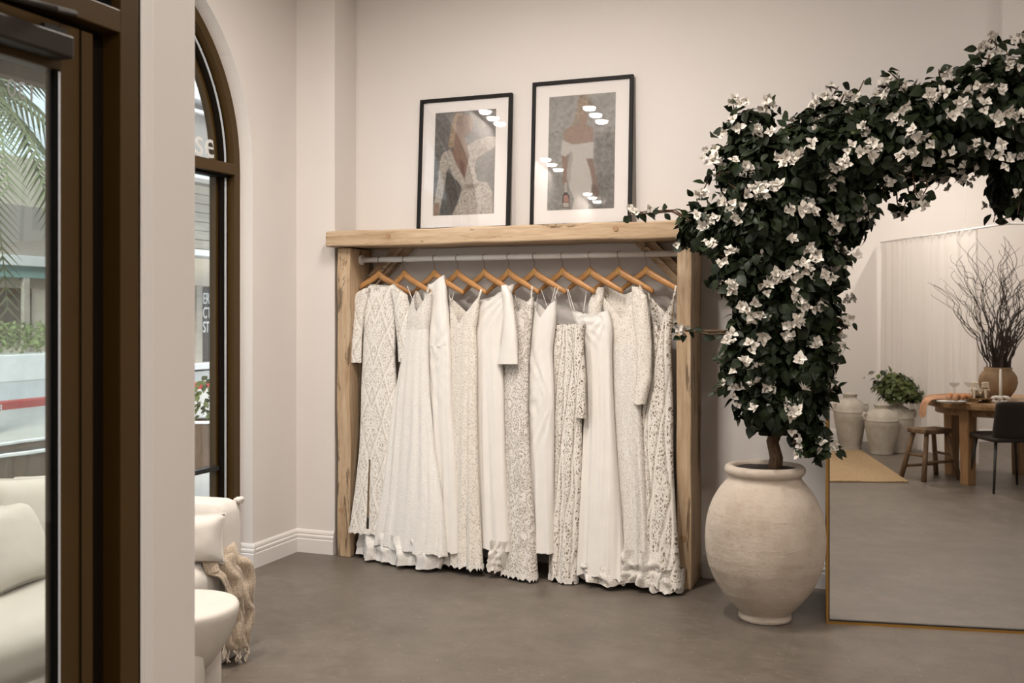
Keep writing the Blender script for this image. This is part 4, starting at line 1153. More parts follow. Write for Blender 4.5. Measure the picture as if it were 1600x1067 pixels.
leaves.sort(key=lambda q: (q[0] - CAMP).dot(FWD) - (0.15 if abs((q[1] @ Vector((0, 0, 1))).dot((CAMP - q[0]).normalized())) > .75 else 0))
vis = [q for q in leaves if (q[0] - CAMP).dot(RGT) / (q[0] - CAMP).dot(FWD) < 800 / FPX]
pick = random.Random(3).sample(vis[:900], 270); pid = {id(q) for q in pick}
tinv = Matrix.Translation(-tree.location)
for (p, B, s) in pick:
    o = bpy.data.objects.new('leaf', random.choice(leaf_meshes) if random.random() > .06 else young)
    link(o, tree); o.matrix_local = tinv @ Matrix.Translation(p) @ (B * s).to_4x4()
rest = [q for q in leaves if id(q) not in pid]
V, Fc, off = [], [], 0
for j, (p, B, s) in enumerate(rest):
    lv, lf = LD[j % 3]
    X = (np.array(B) * s @ lv.T).T + np.array(p); V.append(X)
    Fc += [tuple(i + off for i in f) for f in lf]; off += len(lv)
m = pydata(np.concatenate(V).tolist(), Fc)
o = tp('leaf_mass', m, M['leaf'], True); tag(o, 'dense dark green leaves', kind='stuff')
for (p, B, s) in flowers:
    o = bpy.data.objects.new('flower', random.choice(flower_meshes))
    link(o, tree); o.matrix_local = tinv @ Matrix.Translation(p) @ (B * s).to_4x4()

# ------------------------------------------------------------------ sofa, cushions, throw, plaster table
SX0, SX1, SY0, SY1, SEAT, SBK = -3.56, -2.74, 1.95, 3.86, .43, .70
sofa = empty('white_sofa', ((SX0 + SX1) / 2, (SY0 + SY1) / 2, 0), 0, 'low white slipcovered sofa with knotted corners under the arched window', 'sofa')
sl = sofa.location
def sp_(name, me, mat, loc, rot=None): return obj(name, me, mat, sofa, True, Vector(loc) - Vector(sl), rot)
sp_('base', soft_block(SX1 - SX0, SY1 - SY0, .30, .03, 12, 0, 1), M['linen'], ((SX0 + SX1) / 2, (SY0 + SY1) / 2, 0))
sp_('seat_cushion', soft_block(SX1 - SX0 - .12, SY1 - SY0 - .30, .19, .07, 14, .02, 2, .006), M['linen'], ((SX0 + SX1) / 2 + .07, (SY0 + SY1) / 2, .27))
sp_('backrest', soft_block(.17, SY1 - SY0 - .02, SBK - .02, .05, 12, .0, 3, .005), M['linen'], (SX0 + .085, (SY0 + SY1) / 2, .01))
for y, s in ((SY0 + .085, 4), (SY1 - .085, 6)):
    a = sp_('armrest', soft_block(SX1 - SX0 - .02, .17, SBK, .045, 12, .0, s, .005), M['linen'], ((SX0 + SX1) / 2, y, .004))
    kn = bmesh.new(); bmesh.ops.create_icosphere(kn, subdivisions=3, radius=.022)
    for v in kn.verts: v.co = Vector((v.co.x * 1.1, v.co.y * .8, v.co.z * .8)) + v.co * .25 * smooth_noise(v.co.x * 90, v.co.z * 90, s)
    kk = obj('corner_knot', kn, M['linen'], a, True, (.388, .062 if s == 6 else -.062, SBK - .008))
    seam = tube([(.390, .064, z) for z in np.linspace(.05, SBK - .02, 24)], [.006 + .003 * sin(q * 2.1) for q in range(24)], 6)
    obj('seam', seam, M['linen'], a, True)
# cushions
def cushion(px, py, X, size, ht, rz, tilt, label, seed, z0=SEAT + .03):
    p = on_X(px, py, X)
    e = empty('cushion', (X, p.y, z0 + ht / 2), 0, label, 'cushion', 'white cushions on the sofa')
    e.rotation_euler = (tilt, 0, rz)
    obj('cover', pillow_mesh(size, ht, .17, seed), M['linen'], e, True)
    P = []
    for kx in range(65):
        a = kx / 64 * 4; sd = int(a) % 4; f = a - int(a); f = -1 + 2 * f
        u, v = [(f, -1), (1, f), (-f, 1), (-1, -f)][sd]
        pin = 1 - .10 * (1 - v * v) * abs(u) ** 3 * .9; pin2 = 1 - .10 * (1 - u * u) * abs(v) ** 3 * .9
        P.append((u * size / 2 * pin, 0, v * ht / 2 * pin2))
    obj('piping', tube(P, .005, 6, cap=False), M['linen'], e, True)
    return e
cushion(68, 790, -3.26, .44, .42, rad(65), rad(-12), 'white linen cushion standing upright, nearest the door edge in the glass', 1)
cushion(8, 810, -3.22, .40, .34, rad(100), rad(-24), 'white linen cushion slumped at the left edge of the door glass', 2)
cushion(112, 775, -3.32, .46, .40, rad(80), rad(-14), 'white linen cushion mostly hidden behind the bronze door stile', 5)
e = cushion(296, 880, -2.84, .30, .21, rad(24), rad(-8), 'small white cushion against the sofa arm above the plaster table', 3)
# throw over the front of the arm
th = empty('knitted_throw', (SX1 + .02, SY1 - .12, 0), 0, 'beige knitted throw with fringe draped over the sofa arm', 'throw')
path = [on_X(338, 858, -2.80), on_X(352, 868, -2.72), on_X(365, 895, -2.69), on_X(372, 925, -2.68), on_X(376, 955, -2.685), on_X(375, 985, -2.69), on_X(374, 1012, -2.69)]
hw = [.085, .10, .105, .10, .085, .075, .07]
V, Fc = [], []; nu, nv = 26, 40
for i in range(nv + 1):
    f = i / nv * (len(path) - 1); a = min(int(f), len(path) - 2); c = path[a].lerp(path[a + 1], f - a); wd = np.interp(f, range(len(hw)), hw)
    for j in range(nu + 1):
        s = -1 + 2 * j / nu
        V.append((c.x + .018 * sin(s * 7 + i * .12) + .01 * sin(s * 13 - i * .2) - .03 * s * s * (i < 12), c.y + s * wd + .01 * sin(i * .5), c.z + .008 * sin(i * .9 + s * 3) + (.02 * s if i < 10 else .02 * s * max(0, 1 - (i - 10) / 10))))
for i in range(nv):
    for j in range(nu):
        a = i * (nu + 1) + j; Fc.append((a, a + 1, a + nu + 2, a + nu + 1))
cl_ = keep(obj('cloth', pydata(V, Fc), M['knit'], None, True), th)
md = cl_.modifiers.new('thick', 'SOLIDIFY'); md.thickness = .008
end = V[-(nu + 1):]
for j in range(0, nu + 1, 2):
    p = Vector(end[j]); P = [p + Vector((random.gauss(0, .004), random.gauss(0, .006), -t * .055)) for t in np.linspace(0, 1, 6)]
    P = [q if q.z > .006 else Vector((q.x + .01, q.y, .006)) for q in P]
    keep(obj('fringe', tube(P, .0035, 5), M['fringe'], None, True), th)
for j in range(0, 22, 2):
    p = Vector(V[(nv - 20 + j) * (nu + 1)]); P = [p + Vector((.004, -.006 - .02 * t, -t * .035 + random.gauss(0, .003))) for t in np.linspace(0, 1, 5)]
    keep(obj('fringe', tube(P, .003, 5), M['fringe'], None, True), th)
tc = on_floor(280, 946, .46)
tb = empty('plaster_side_table', (tc.x, tc.y, 0), .3, 'round white plaster side table with chunky legs beside the sofa', 'side table')
obj('tabletop', lathe([(0, .20), (.07, .205), (.12, .25), (.17, .32), (.200, .38), (.212, .43), (.214, .452), (.208, .463), (.198, .466), (0, .466)], 56), M['plaster'], tb, True)
for a in (-.95, 1.15, 3.2):
    bm = bmesh.new(); bm.from_mesh(lathe([(0, 0), (.052, 0), (.056, .01), (.056, .25), (.050, .30), (.03, .33), (0, .335)], 24))
    obj('leg', bm, M['plaster'], tb, True, (.135 * cos(a), .135 * sin(a), 0))

# ------------------------------------------------------------------ the part of the shop seen in the mirror
def vdir(lat, dep):
    v = RGT * lat + FWD * dep
    return v - MN * (2 * v.dot(MN))
def vang(lat, dep):
    v = vdir(lat, dep); return math.atan2(v.y, v.x)
# sheer fitting-room curtain on a hung rod
CA, CB, CZT = Vector((2.45, YR + .06, 0)), Vector((2.70, .12, 0)), 2.38
cu = empty('fitting_room_curtain', CA.lerp(CB, .5), 0, 'sheer white pleated curtain hanging from a thin rod, in the mirror', 'curtain')
ud = (CB - CA).normalized(); nd = Vector((ud.y, -ud.x, 0)); Lc = (CB - CA).length
V, Fc = [], []; nx, nz_ = 420, 14
for i in range(nx + 1):
    f = i / nx
    for j in range(nz_ + 1):
        g = j / nz_; z = .03 + (CZT - .03) * g
        a = .032 * (1 - .3 * g)
        off = a * sin(2 * pi * f * Lc / .115 + .8 * sin(f * 23) + .25 * sin(g * 3 + f * 40)) + .008 * sin(f * 160 + g * 2)
        p = CA + ud * (f * Lc + .012 * sin(f * 90 + g * 2)) + nd * off; V.append((p.x, p.y, z))
for i in range(nx):
    for j in range(nz_):
        a = i * (nz_ + 1) + j; Fc.append((a, a + nz_ + 1, a + nz_ + 2, a + 1))
keep(obj('cloth', pydata(V, Fc), M['voile'], None, True), cu)
keep(obj('rod', tube([CA + Vector((0, 0, CZT + .01)), CB + ud * .55 + Vector((0, 0, CZT + .01))], .010, 10), M['rod'], None, True), cu)
keep(obj('rod_return', tube([CB + ud * .52 + Vector((0, 0, CZT + .01)), CB + ud * .52 - nd * -.9 + Vector((0, 0, CZT + .01))], .010, 10), M['rod'], None, True), cu)
for f in (.9, 1.12, 1.20):
    p = CA + ud * (Lc * f); keep(obj('wire', tube([p + Vector((0, 0, CZT)), p + Vector((0, 0, ZC - CZT + CZT))], .003, 6), M['rod']), cu)

# clay jars
def jar(px, py, hw_px, h_px, label, lid_r=.5, rz=0.0, ears=True):
    P = seen(px, py); d = CZ * FPX / (py - HOR); R = hw_px * d / FPX; Hh = h_px * d / FPX
    e = empty('clay_jar', (P.x, P.y, 0), rz, label, 'jar', 'pale clay jars by the curtain')
    pr = [(0, 0), (.66, 0), (.68, .02), (.66, .05), (.70, .10), (.80, .25), (.92, .45), (.99, .58), (1.0, .64), (.985, .665), (1.01, .675), (.97, .69), (.95, .74), (.86, .80), (.70, .855), (.50, .89), (.42, .905), (.40, .94), (.45, .965), (.47, .985), (.44, 1.0), (.36, 1.0), (.34, .95), (0, .93)]
    obj('jar_body', lathe([(a * R, b * Hh) for a, b in pr], 48), M['jar'], e, True)
    if ears:
        for a in (vang(1, 0), vang(-1, 0), ):
            c = Vector((cos(a), sin(a), 0)) * R
            P2 = [c * .90 + Vector((0, 0, Hh * .80)), c * 1.06 + Vector((0, 0, Hh * .815)), c * 1.12 + Vector((0, 0, Hh * .77)), c * 1.07 + Vector((0, 0, Hh * .70)), c * .98 + Vector((0, 0, Hh * .685))]
            obj('handle', tube(P2, R * .085, 8), M['jar'], e, True)
    return e, R, Hh
jar(1328, 702, 24.5, 88, 'tall pale clay jar with two ears, leftmost by the wall in the mirror')
jar(1377, 709, 25.5, 78, 'shorter pale clay jar with two ears, in front of the jar holding the plant')
ej, Rj, Hj = jar(1399, 706, 28, 80, 'wide pale clay jar behind, holding a leafy green plant')
# plant standing in the third jar
gp = empty('green_plant', (ej.location.x, ej.location.y, Hj), 0, 'bushy green houseplant growing out of the rear clay jar', 'plant')
V, Fc, off = [], [], 0
r3 = random.Random(5); picks = []
for q in range(620):
    a, b = r3.uniform(0, 6.28), r3.uniform(-.35, 1.4); rr = r3.uniform(.55, 1.0)
    v = Vector((cos(a) * cos(b) * .25, sin(a) * cos(b) * .25, .10 + sin(b) * .22)) * rr
    v += vdir(.07 if v.z < .12 else 0, 0) * .9
    if r3.random() < .05: v += Vector((0, 0, .08)) + vdir(-.14, 0)
    B = basis(Vector((cos(a), sin(a), .9 + r3.gauss(0, .4))), r3.gauss(0, .8)); s = r3.uniform(.05, .085)
    picks.append((v, B, s))
for j, (v, B, s) in enumerate(picks):
    if j < 120:
        o = bpy.data.objects.new('leaf', leaf_meshes[j % 3] if j % 4 else young); link(o, gp); o.matrix_local = Matrix.Translation(v) @ (B * s).to_4x4(); continue
    lv, lf = LD[j % 3]; X = (np.array(B) * s @ lv.T).T + np.array(v); V.append(X); Fc += [tuple(i + off for i in f) for f in lf]; off += len(lv)
o = obj('leaf_mass', pydata(np.concatenate(V).tolist(), Fc), M['leaf2'], gp, True); tag(o, 'small green leaves', kind='stuff')
for j in range(7):
    a = j * .9; obj('stem', tube([(0.02 * cos(a), .02 * sin(a), -.08), (.06 * cos(a), .06 * sin(a), .05), (.14 * cos(a), .14 * sin(a), .2)], .004, 5), M['bark'], gp)

# jute rug
RG = [seen(1418, 754), seen(1345, 705), seen(1170, 705), seen(1170, 752)]
c = sum(RG, Vector()) / 4
rug = empty('jute_rug', (c.x, c.y, 0), 0, 'woven tan jute rug on the floor, in the mirror', 'rug')
bmr = prism([(p.x - c.x, p.y - c.y) for p in RG], (.001, .012), 'Z')
obj('weave', bmr, M['rug'], rug)
edge = [Vector((p.x - c.x, p.y - c.y, .008)) for p in RG]; edge.append(edge[0])
pts = []
for a, b in zip(edge[:-1], edge[1:]): pts += [a.lerp(b, t / 12) for t in range(12)]
obj('braided_edge', tube(pts + [pts[0]], .009, 6), M['rug'], rug)

# old wooden stool
P = seen(1453, 747); st = empty('wooden_stool', (P.x, P.y, 0), vang(1, .35), 'old rough wooden stool with splayed legs beside the round table', 'stool')
sm = rough_block((-.165, -.12, .425), (.165, .12, .47), 'X', 3, .005, 10, .012); obj('seat', sm, M['oldwood'], st)
for sx in (-1, 1):
    for sy in (-1, 1):
        obj('leg', tube([(sx * .205, sy * .15, 0), (sx * .115, sy * .085, .43)], [.024, .021], 8), M['oldwood'], st, True)
for sy in (-1, 1):
    obj('stretcher', tube([(-.175, sy * .128, .14 + .03 * sy), (.175, sy * .128, .14 + .03 * sy)], .014, 8), M['oldwood'], st, True)
for sx in (-1, 1):
    obj('stretcher', tube([(sx * .155, -.115, .225), (sx * .155, .115, .225)], .014, 8), M['oldwood'], st, True)

# round table and what stands on it
TC = mir(at_depth(1568, 700, 9.45)); TZ, TR = .745, .69
tbl = empty('round_table', (TC.x, TC.y, 0), 0, 'thick round wooden table with square legs, in the mirror', 'table')
tm = lathe([(0, TZ - .065), (TR - .01, TZ - .065), (TR, TZ - .058), (TR + .004, TZ - .03), (TR, TZ - .005), (TR - .006, TZ), (0, TZ)], 72)
obj('tabletop', tm, M['tablewood'], tbl)
obj('apron', lathe([(0, TZ - .13), (TR - .10, TZ - .13), (TR - .10, TZ - .066), (0, TZ - .066)], 48), M['tablewood'], tbl)
for q in (seen(1512, 757), seen(1487, 741), seen(1592, 741), seen(1625, 756)):
    v = Vector((q.x - TC.x, q.y - TC.y, 0)); v = v.normalized() * min(v.length, TR - .10)
    bm = box((-.055, -.055, 0), (.055, .055, TZ - .066), .006)
    for vv in bm.verts:
        t = 1 - vv.co.z / TZ; vv.co.x *= 1 - .18 * t; vv.co.y *= 1 - .18 * t
    obj('leg', bm, M['legwood'], tbl, False, v, (0, 0, vang(1, .4)))
def on_table(px, py): 
    q = seen(px, py, None, TZ); v = Vector((q.x - TC.x, q.y - TC.y, 0))
    if v.length > TR - .06: v = v.normalized() * (TR - .06)
    return Vector((TC.x + v.x, TC.y + v.y, TZ + .001))
def at_table(px, dep):
    q = mir(at_depth(px, 600, dep)); return Vector((q.x, q.y, TZ + .001))
P = at_table(1559, 9.42)
vz = empty('clay_vase', P, 0, 'round brown clay vase on the table holding bare curly branches', 'vase')
obj('vase_body', lathe([(0, 0), (.085, 0), (.105, .02), (.150, .09), (.168, .155), (.160, .21), (.135, .25), (.118, .268), (.122, .29), (.112, .295), (.105, .275), (0, .26)], 48), M['clay'], vz, True)
br = empty('curly_branches', P + Vector((0, 0, .27)), 0, 'spray of dark bare curly willow branches in the clay vase', 'branches')
r4 = random.Random(9)
for j in range(64):
    a = r4.uniform(0, 6.28); sp_r = r4.uniform(.05, .62) if j % 3 else r4.uniform(.3, .75); hh = r4.uniform(.75, 1.22) * (1.12 - .35 * sp_r)
    pts = []; ph = r4.uniform(0, 6); n = 26; nar = r4.uniform(.02, .08)
    for q in range(n):
        t = q / (n - 1)
        rr = nar + sp_r * (t ** 1.25) * .85
        wig = (.012 + .045 * t * t) 
        pts.append((rr * cos(a) + wig * sin(t * 17 + ph), rr * sin(a) + wig * cos(t * 14 + ph * 2), -.20 * (1 - t) * (t < .05) + hh * t + .02 * sin(t * 21 + ph)))
    obj('branch', tube(pts, list(np.linspace(.0062, .0016, n)), 4, cap=False), M['twig'], br)
    if j % 2 == 0:
        i0 = r4.randint(11, 18); base = Vector(pts[i0]); aa = a + r4.uniform(-1.2, 1.2); sub = []
        for q in range(12):
            t = q / 11; sub.append(base + Vector((cos(aa) * t * .22 + .03 * t * sin(t * 12 + ph), sin(aa) * t * .22 + .03 * t * cos(t * 11), t * .26 + .02 * sin(t * 15))))
        obj('twig', tube(sub, list(np.linspace(.003, .0012, 12)), 4, cap=False), M['twig'], br)
# candle in a knot holder
P = at_table(1563, 9.0)
ch = empty('knot_candle_holder', P, vang(1, 0), 'white ceramic knot candle holder on the round table', 'candle holder')
for dx in (-.036, .036):
    obj('loop', tube([(dx + .036 * cos(t), .012 * sin(2 * t), .028 + .022 * sin(t)) for t in np.linspace(0, 2 * pi, 25)], .015, 10, cap=False), M['white_sheet'], ch, True)
obj('cup', lathe([(0, .02), (.020, .02), (.022, .06), (.016, .062), (0, .058)], 20), M['white_sheet'], ch, True)
cn = empty('taper_candle', P + Vector((0, 0, .058)), 0, 'slim white taper candle standing in the knot holder', 'candle')
obj('wax', lathe([(0, 0), (.0125, 0), (.0115, .1), (.009, .235), (.004, .243), (0, .244)], 16), M['white_sheet'], cn, True)
obj('wick', tube([(0, 0, .243), (.001, 0, .256)], .0012, 5), M['black'], cn)
# tray, sandals, plate, gauze, glasses
P = at_table(1531, 9.05)
tr = empty('wooden_stand', P, vang(1, .1), 'small dark wooden riser on the round table', 'stand')
obj('board', box((-.085, -.075, .030), (.085, .075, .042), .003), M['tablewood'], tr)
for sx in (-1, 1): obj('foot', box((sx * .06 - .01, -.065, 0), (sx * .06 + .01, .065, .030), .002), M['tablewood'], tr)
for kx, (dx, rz) in enumerate(((-.03, .25), (.035, -.1))):
    sd = empty('strappy_sandal', P + Vector((0, 0, .043)) + vdir(dx, 0), vang(.4, 1) + rz, ('left' if kx == 0 else 'right') + ' cream strappy heeled sandal on the wooden riser', 'shoe', 'pair of bridal sandals')
    V, Fc = [], []
    for t in np.linspace(0, 1, 12):
        zz_ = .070 * max(0, 1 - t / .62) ** 1.3 + .004; wd = .022 + .012 * sin(pi * t)
        V += [(-.10 + .21 * t, -wd, zz_), (-.10 + .21 * t, wd, zz_), (-.10 + .21 * t, wd, zz_ + .007), (-.10 + .21 * t, -wd, zz_ + .007)]
    for i in range(11):
        for j in range(4): Fc.append((i * 4 + j, i * 4 + (j + 1) % 4, i * 4 + 4 + (j + 1) % 4, i * 4 + 4 + j))
    Fc += [(3, 2, 1, 0), (44, 45, 46, 47)]
    obj('sole', pydata(V, Fc), M['sandal'], sd)
    obj('heel', tube([(-.092, 0, .074), (-.096, 0, 0)], [.016, .007], 8), M['sandal'], sd)
    for xx, zz_, hgt in ((.07, .008, .035), (.02, .02, .045), (-.07, .06, .055)):
        obj('strap', tube([(xx, .034 * cos(t), zz_ + hgt * sin(t)) for t in np.linspace(0, pi, 11)], .006, 6), M['sandal'], sd, True)
    obj('bow', tube([(-.07, .03 * sin(t * 2), .118 + .018 * sin(t)) for t in np.linspace(0, 6.28, 20)], .007, 6), M['sandal'], sd, True)
P = at_table(1486, 9.02)
pl = empty('oval_plate', P, vang(1, 0), 'flat pale oval plate near the edge of the round table', 'plate')
pm = lathe([(0, 0), (.10, 0), (.128, .010), (.133, .016), (.125, .014), (.10, .007), (0, .006)], 40, .7); obj('plate_body', pm, M['white_sheet'], pl, True)
obj('rim_line', tube([(.132 * cos(t), .0925 * sin(t), .016) for t in np.linspace(0, 2 * pi, 41)], .002, 5, cap=False), M['black'], pl)
gz = empty('gauze_runner', at_table(1490, 9.25), 0, 'rust orange gauze runner spilling over the table edge', 'cloth')
V, Fc = [], []; pth = [mir(at_depth(a, 600, b)) for a, b in ((1535, 9.2), (1515, 9.25), (1495, 9.3), (1475, 9.3), (1458, 9.3), (1449, 9.3), (1443, 9.3), (1441, 9.3), (1440, 9.3))]; zh = [.02, .05, .035, .045, .03, .015, -.04, -.11, -.16]
for i, (p, z) in enumerate(zip(pth, zh)):
    for j in range(13):
        s = -1 + j / 6; q = p + vdir(0, s * (.10 if i < 6 else .07)); V.append((q.x + .006 * sin(j * 2 + i), q.y + .006 * cos(j * 1.7 + i), TZ + .008 + max(0 if i < 6 else -1, z * (.6 + .5 * sin(j * 1.9 + i * 1.3)) if i < 6 else z + .02 * sin(j * 1.5))))
for i in range(len(pth) - 1):
    for j in range(12): a = i * 13 + j; Fc.append((a, a + 1, a + 14, a + 13))
gc = keep(obj('cloth', pydata(V, Fc), M['peach'], None, True), gz); gc.modifiers.new('s', 'SUBSURF').render_levels = 2
bq = empty('dried_posy', at_table(1503, 9.12), 0, 'small posy of peach and rust dried flowers on the table', 'posy')
bal = bmesh.new(); bmesh.ops.create_icosphere(bal, subdivisions=2, radius=.026)
for v in bal.verts: v.co *= 1 + .25 * smooth_noise(v.co.x * 140, v.co.y * 140 + v.co.z * 90)
bmesh_me = bpy.data.meshes.new('bloom'); bal.to_mesh(bmesh_me); bal.free(); bmesh_me.materials.append(M['orange'])
bm2 = bmesh_me.copy(); bm2.materials.clear(); bm2.materials.append(M['peach'])
for j in range(11):
    v = vdir(-.12 + .024 * j, .03 * sin(j * 2.2)) + Vector((0, 0, .035 + .018 * abs(sin(j * 1.7)))); obj('bloom', bmesh_me if j % 2 else bm2, None, bq, True, v)
coupe_m = lathe([(0, 0), (.032, 0), (.032, .002), (.006, .006), (.0035, .015), (.0035, .085), (.012, .092), (.040, .112), (.046, .135), (.045, .135), (.038, .114), (.010, .096), (0, .094)], 28)
for px, dpp, lab in ((1491, 9.65, 'clear coupe glass nearer the left rim of the round table'), (1514, 9.7, 'clear coupe glass beside the dried posy and sandals')):
    g = empty('coupe_glass', at_table(px, dpp), 0, lab, 'glass', 'coupe glasses on the round table'); obj('glass_body', coupe_m, M['coupe'], g, True)

# dark leather chair pulled up to the table
P = mir(at_depth(1571, 757, 8.90))
chair = empty('leather_chair', (P.x, P.y, 0), vang(-.04, 1) - pi / 2, 'dark leather chair with slim black legs pulled up to the round table', 'chair')
obj('seat', soft_block(.46, .46, .055, .025, 8, .01, 1, .003), M['leather'], chair, True, (0, 0, .43))
bk = soft_block(.45, .05, .33, .024, 10, 0, 2, .003)
for v in bk.vertices: v.co.y += -.07 * max(0, v.co.z / .33) ** 1.3 + .25 * (v.co.x ** 2)
obj('backrest', bk, M['leather'], chair, True, (0, -.215, .46))
for sx in (-1, 1):
    for sy in (-1, 1):
        obj('leg', tube([(sx * .225, sy * .225, 0), (sx * .175, sy * .165, .435)], [.010, .014], 8), M['black'], chair, True)

# ------------------------------------------------------------------ the street outside
def ext(name, me, mat, label, cat, kind=None): return tag(obj(name, me, mat), label, cat, None, kind)
ext('paving', box((-13.6, -10, -.06), (XL - RV, 40, -.03)), M['paving'], 'pale pavement outside the arched window', 'pavement', 'structure')
ext('road', box((-60, -20, -.20), (-13.6, 80, -.10)), M['asphalt'], 'grey asphalt road beyond the red kerb', 'road', 'structure')
kb = empty('red_kerb', (-13.7, 16, -.1), 0, 'red painted kerb with white lettering along the street', 'kerb')
keep(obj('kerb_stone', box((-13.85, -10, -.1), (-13.6, 40, .10), .02), M['redkerb']), kb)
p = on_X(0, 636, -13.59)
put_text('kerb_letter', 'E', .16, (-13.594, p.y + .05, -.05), (0, -1, 0), (0, 0, 1), M['letter'], kb, .003)
# two wooden planters by the window
def planter(px, X, ry, h_, label):
    y = on_X(px, 600, X).y
    e = empty('street_planter', (X, y, -.03), 0, label, 'planter', 'planters on the pavement')
    n = 44; V, Fc = [], []
    for z, sc in ((0, .86), (h_ * .5, .95), (h_, 1.0)):
        for q in range(n):
            a = 2 * pi * q / n; f = 1 + (.02 if q % 2 else -.012); V.append((.30 * sc * f * cos(a), ry * sc * f * sin(a), z))
    for r in range(2):
        for q in range(n): Fc.append((r * n + q, r * n + (q + 1) % n, (r + 1) * n + (q + 1) % n, (r + 1) * n + q))
    Fc.append(tuple(range(n - 1, -1, -1)))
    obj('staves', pydata(V, Fc), M['planter'], e)
    obj('rim', tube([(.305 * (1 + (.02 if q % 2 else -.015)) * cos(2 * pi * q / n), ry * (1 + (.02 if q % 2 else -.015)) * sin(2 * pi * q / n), h_) for q in range(n + 1)], .016, 6, cap=False), M['lightkerb'], e)
    obj('soil', lathe([(0, h_ - .05), (.28, h_ - .05), (.28, h_ - .06), (0, h_ - .06)], 24, ry / .30), M['soil'], e)
    return e, y
planter(60, -6.5, .95, .50, 'long scalloped planter outside, seen through the entrance door glass')
e2, y2 = planter(322, -6.6, .26, .48, 'brown stave planter with a pale scalloped rim outside the arched window')
pk = empty('planter_shrub', (e2.location.x, y2, .42), 0, 'small yellow-green shrub growing in the stave planter', 'plant')
for j in range(60):
    a = r4.uniform(0, 6.28); v = Vector((.18 * cos(a) * r4.random(), .22 * sin(a) * r4.random(), r4.uniform(.05, .45)))
    o = bpy.data.objects.new('leaf', young); link(o, pk); o.matrix_local = Matrix.Translation(v) @ (basis(Vector((cos(a), sin(a), .8)), r4.gauss(0, 1)) * .09).to_4x4()
# shops across the street
shop = empty('shop_building', (-19, 27, 0), 0, 'pale shop building with white canopies across the street', 'building')
def sb(name, x, y0, y1, z0, z1, mat): return keep(obj(name, box((x - .6, y0, z0), (x, y1, z1), .01), M[mat]), shop)
keep(obj('wall', box((-21, 21.6, -.1), (-19.2, 40, 7.75)), M['greystucco']), shop)
sb('fascia', -18.9, 21.6, 40, 5.86, 7.35, 'greystucco'); sb('parapet', -18.7, 21.6, 40, 7.69, 8.07, 'whitepaint'); sb('light_strip', -18.75, 21.6, 40, 7.32, 7.42, 'whitepaint')
sb('canopy', -18.2, 21.6, 40, 5.33, 5.68, 'whitepaint')
for j in range(7): sb('cladding_board', -19.05 + .02 * (j % 2), 21.6, 40, 3.45 + j * .265, 3.70 + j * .265, 'cladding')
sb('canopy', -18.0, 21.6, 40, 3.15, 3.32, 'whitepaint'); sb('lintel', -18.9, 21.6, 40, 2.35, 3.15, 'stucco')
sb('shopfront', -19.0, 21.6, 40, .2, 2.35, 'darkfront'); sb('sill', -18.6, 21.6, 40, -.05, .12, 'whitepaint')
for y in (22.6, 24.2, 26.4, 28.6): sb('pilaster', -18.85, y, y + .25, .1, 2.35, 'cladding')
p = on_X(317, 521, -18.95)
for j, tx in enumerate(('ST', 'CT', 'ER')):
    put_text('sign_lettering', tx, .46, (-18.97, p.y + .02, 1.0 + j * .42), (0, 1, 0), (0, 0, 1), M['letter'], shop, .01, .62)
blk = empty('beige_building', (-27, 18, 0), 0, 'beige low building with a teal fascia behind the hedge', 'building')
def bb_(name, x0, x1, y0, y1, z0, z1, mat): return keep(obj(name, box((x0, y0, z0), (x1, y1, z1), .01), M[mat]), blk)
bb_('wall', -30, -24.2, 2, 34, -.1, 6.2, 'stucco'); bb_('band', -24.4, -23.9, 2, 34, 2.95, 3.25, 'whitepaint'); bb_('fascia', -24.4, -24.0, 2, 34, 2.6, 2.95, 'teal')
bb_('upper_wall', -24.3, -24.15, 2, 34, 3.25, 4.75, 'greystucco')
for y in np.arange(4, 33, 2.1): bb_('column', -24.3, -24.0, y, y + .22, 0, 2.6, 'cladding')
for y in np.arange(5.2, 32, 4.2): bb_('window_pane', -24.25, -24.12, y, y + 1.3, .7, 2.3, 'darkfront')
hd_ = empty('street_hedge', (-20.5, 14, 0), 0, 'clipped hedge on a pale low wall across the road', 'hedge')
keep(obj('low_wall', box((-21, 3, -.1), (-19.9, 21.4, .55), .02), M['lightkerb']), hd_)
V, Fc = [], []
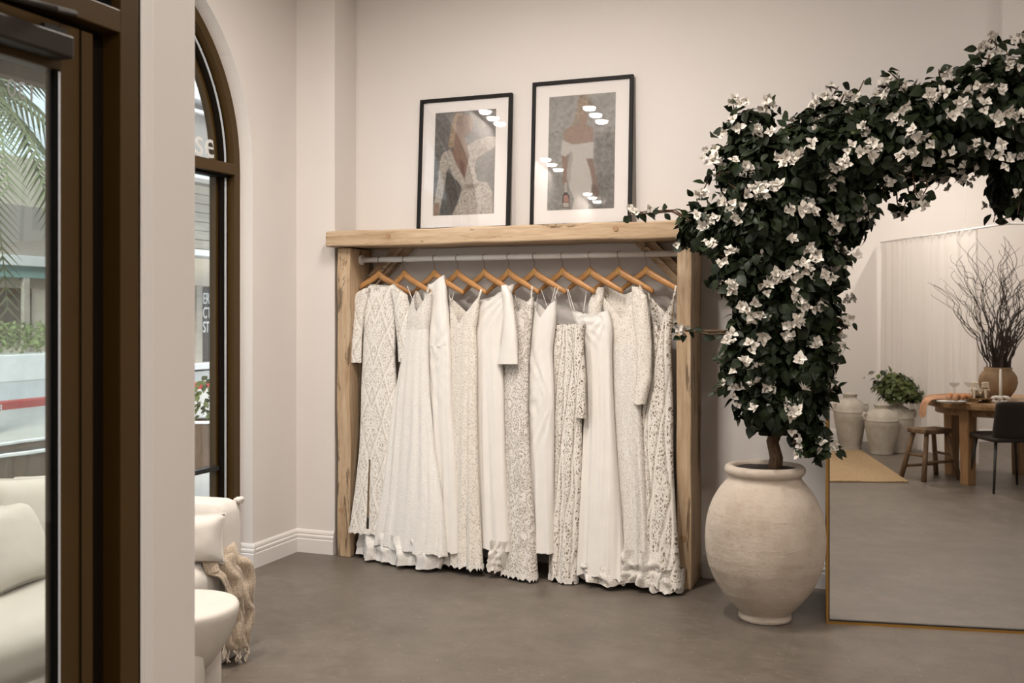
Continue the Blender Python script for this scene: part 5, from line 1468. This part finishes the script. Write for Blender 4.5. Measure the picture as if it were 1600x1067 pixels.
for j in range(5200):
    c = np.array((r4.uniform(-20.95, -20.0), r4.uniform(3, 21.4), .5 + r4.random() ** .6 * .80)); s = .10
    a, b, d_ = (np.array([r4.uniform(-s, s) for _ in range(3)]) for _ in range(3)); k0 = len(V); V += [c + a, c + b, c + d_]; Fc.append((k0, k0 + 1, k0 + 2))
o = keep(obj('foliage', pydata(V, Fc), M['hedge']), hd_); o['kind'] = 'stuff'
# palm
pb = at_depth(-45, 560, 13.0)
pm_ = empty('palm_tree', (pb.x, pb.y, -.05), 0, 'tall palm with drooping fronds outside the door glass', 'palm tree')
PH = 4.55
obj('trunk', tube([(0, 0, 0), (.05, 0, 1.5), (.0, .05, 3.2), (0, 0, PH)], [.24, .20, .19, .22], 14), M['bark'], pm_, True)
for j in range(18):
    a = j * 2.399; L = 2.6 + .4 * sin(j * 3); up0 = .9 - .09 * j
    rib = []; 
    for t in np.linspace(0, 1, 12):
        rib.append(Vector((cos(a) * L * t * .85, sin(a) * L * t * .85, PH + up0 * t * 1.6 - 2.3 * t * t)))
    parts = [tube_data(rib, list(np.linspace(.03, .006, 12)), 4)]
    for i in range(1, 12):
        for f in (0, .33, .66):
            if i == 11 and f: continue
            p0 = rib[i].lerp(rib[min(i + 1, 11)], f); tg = (rib[i] - rib[i - 1]).normalized(); sd_ = tg.cross(Vector((0, 0, 1))).normalized(); ll = .55 * (1 - .5 * i / 11)
            for sg in (-1, 1):
                tip = p0 + (sd_ * sg * .8 + tg * .6 + Vector((0, 0, -.45))) * ll; wv_ = tg * .03
                parts.append(([p0 - wv_, p0 + wv_, tip, ], [(0, 1, 2)]))
    obj('frond', pydata(*join_data(parts)), M['palm'], pm_)
aw = empty('street_awning', (-4.8, 4.0, 2.9), 0, 'brown edged awning outside the arched window', 'awning')
keep(obj('edge_beam', box((-4.65, 2.2, 2.84), (-4.55, 4.6, 2.92), .005), M['bark']), aw)
keep(obj('roof_panel', box((-4.6, 2.2, 2.93), (-3.96, 4.6, 2.96), .003), M['teal']), aw)
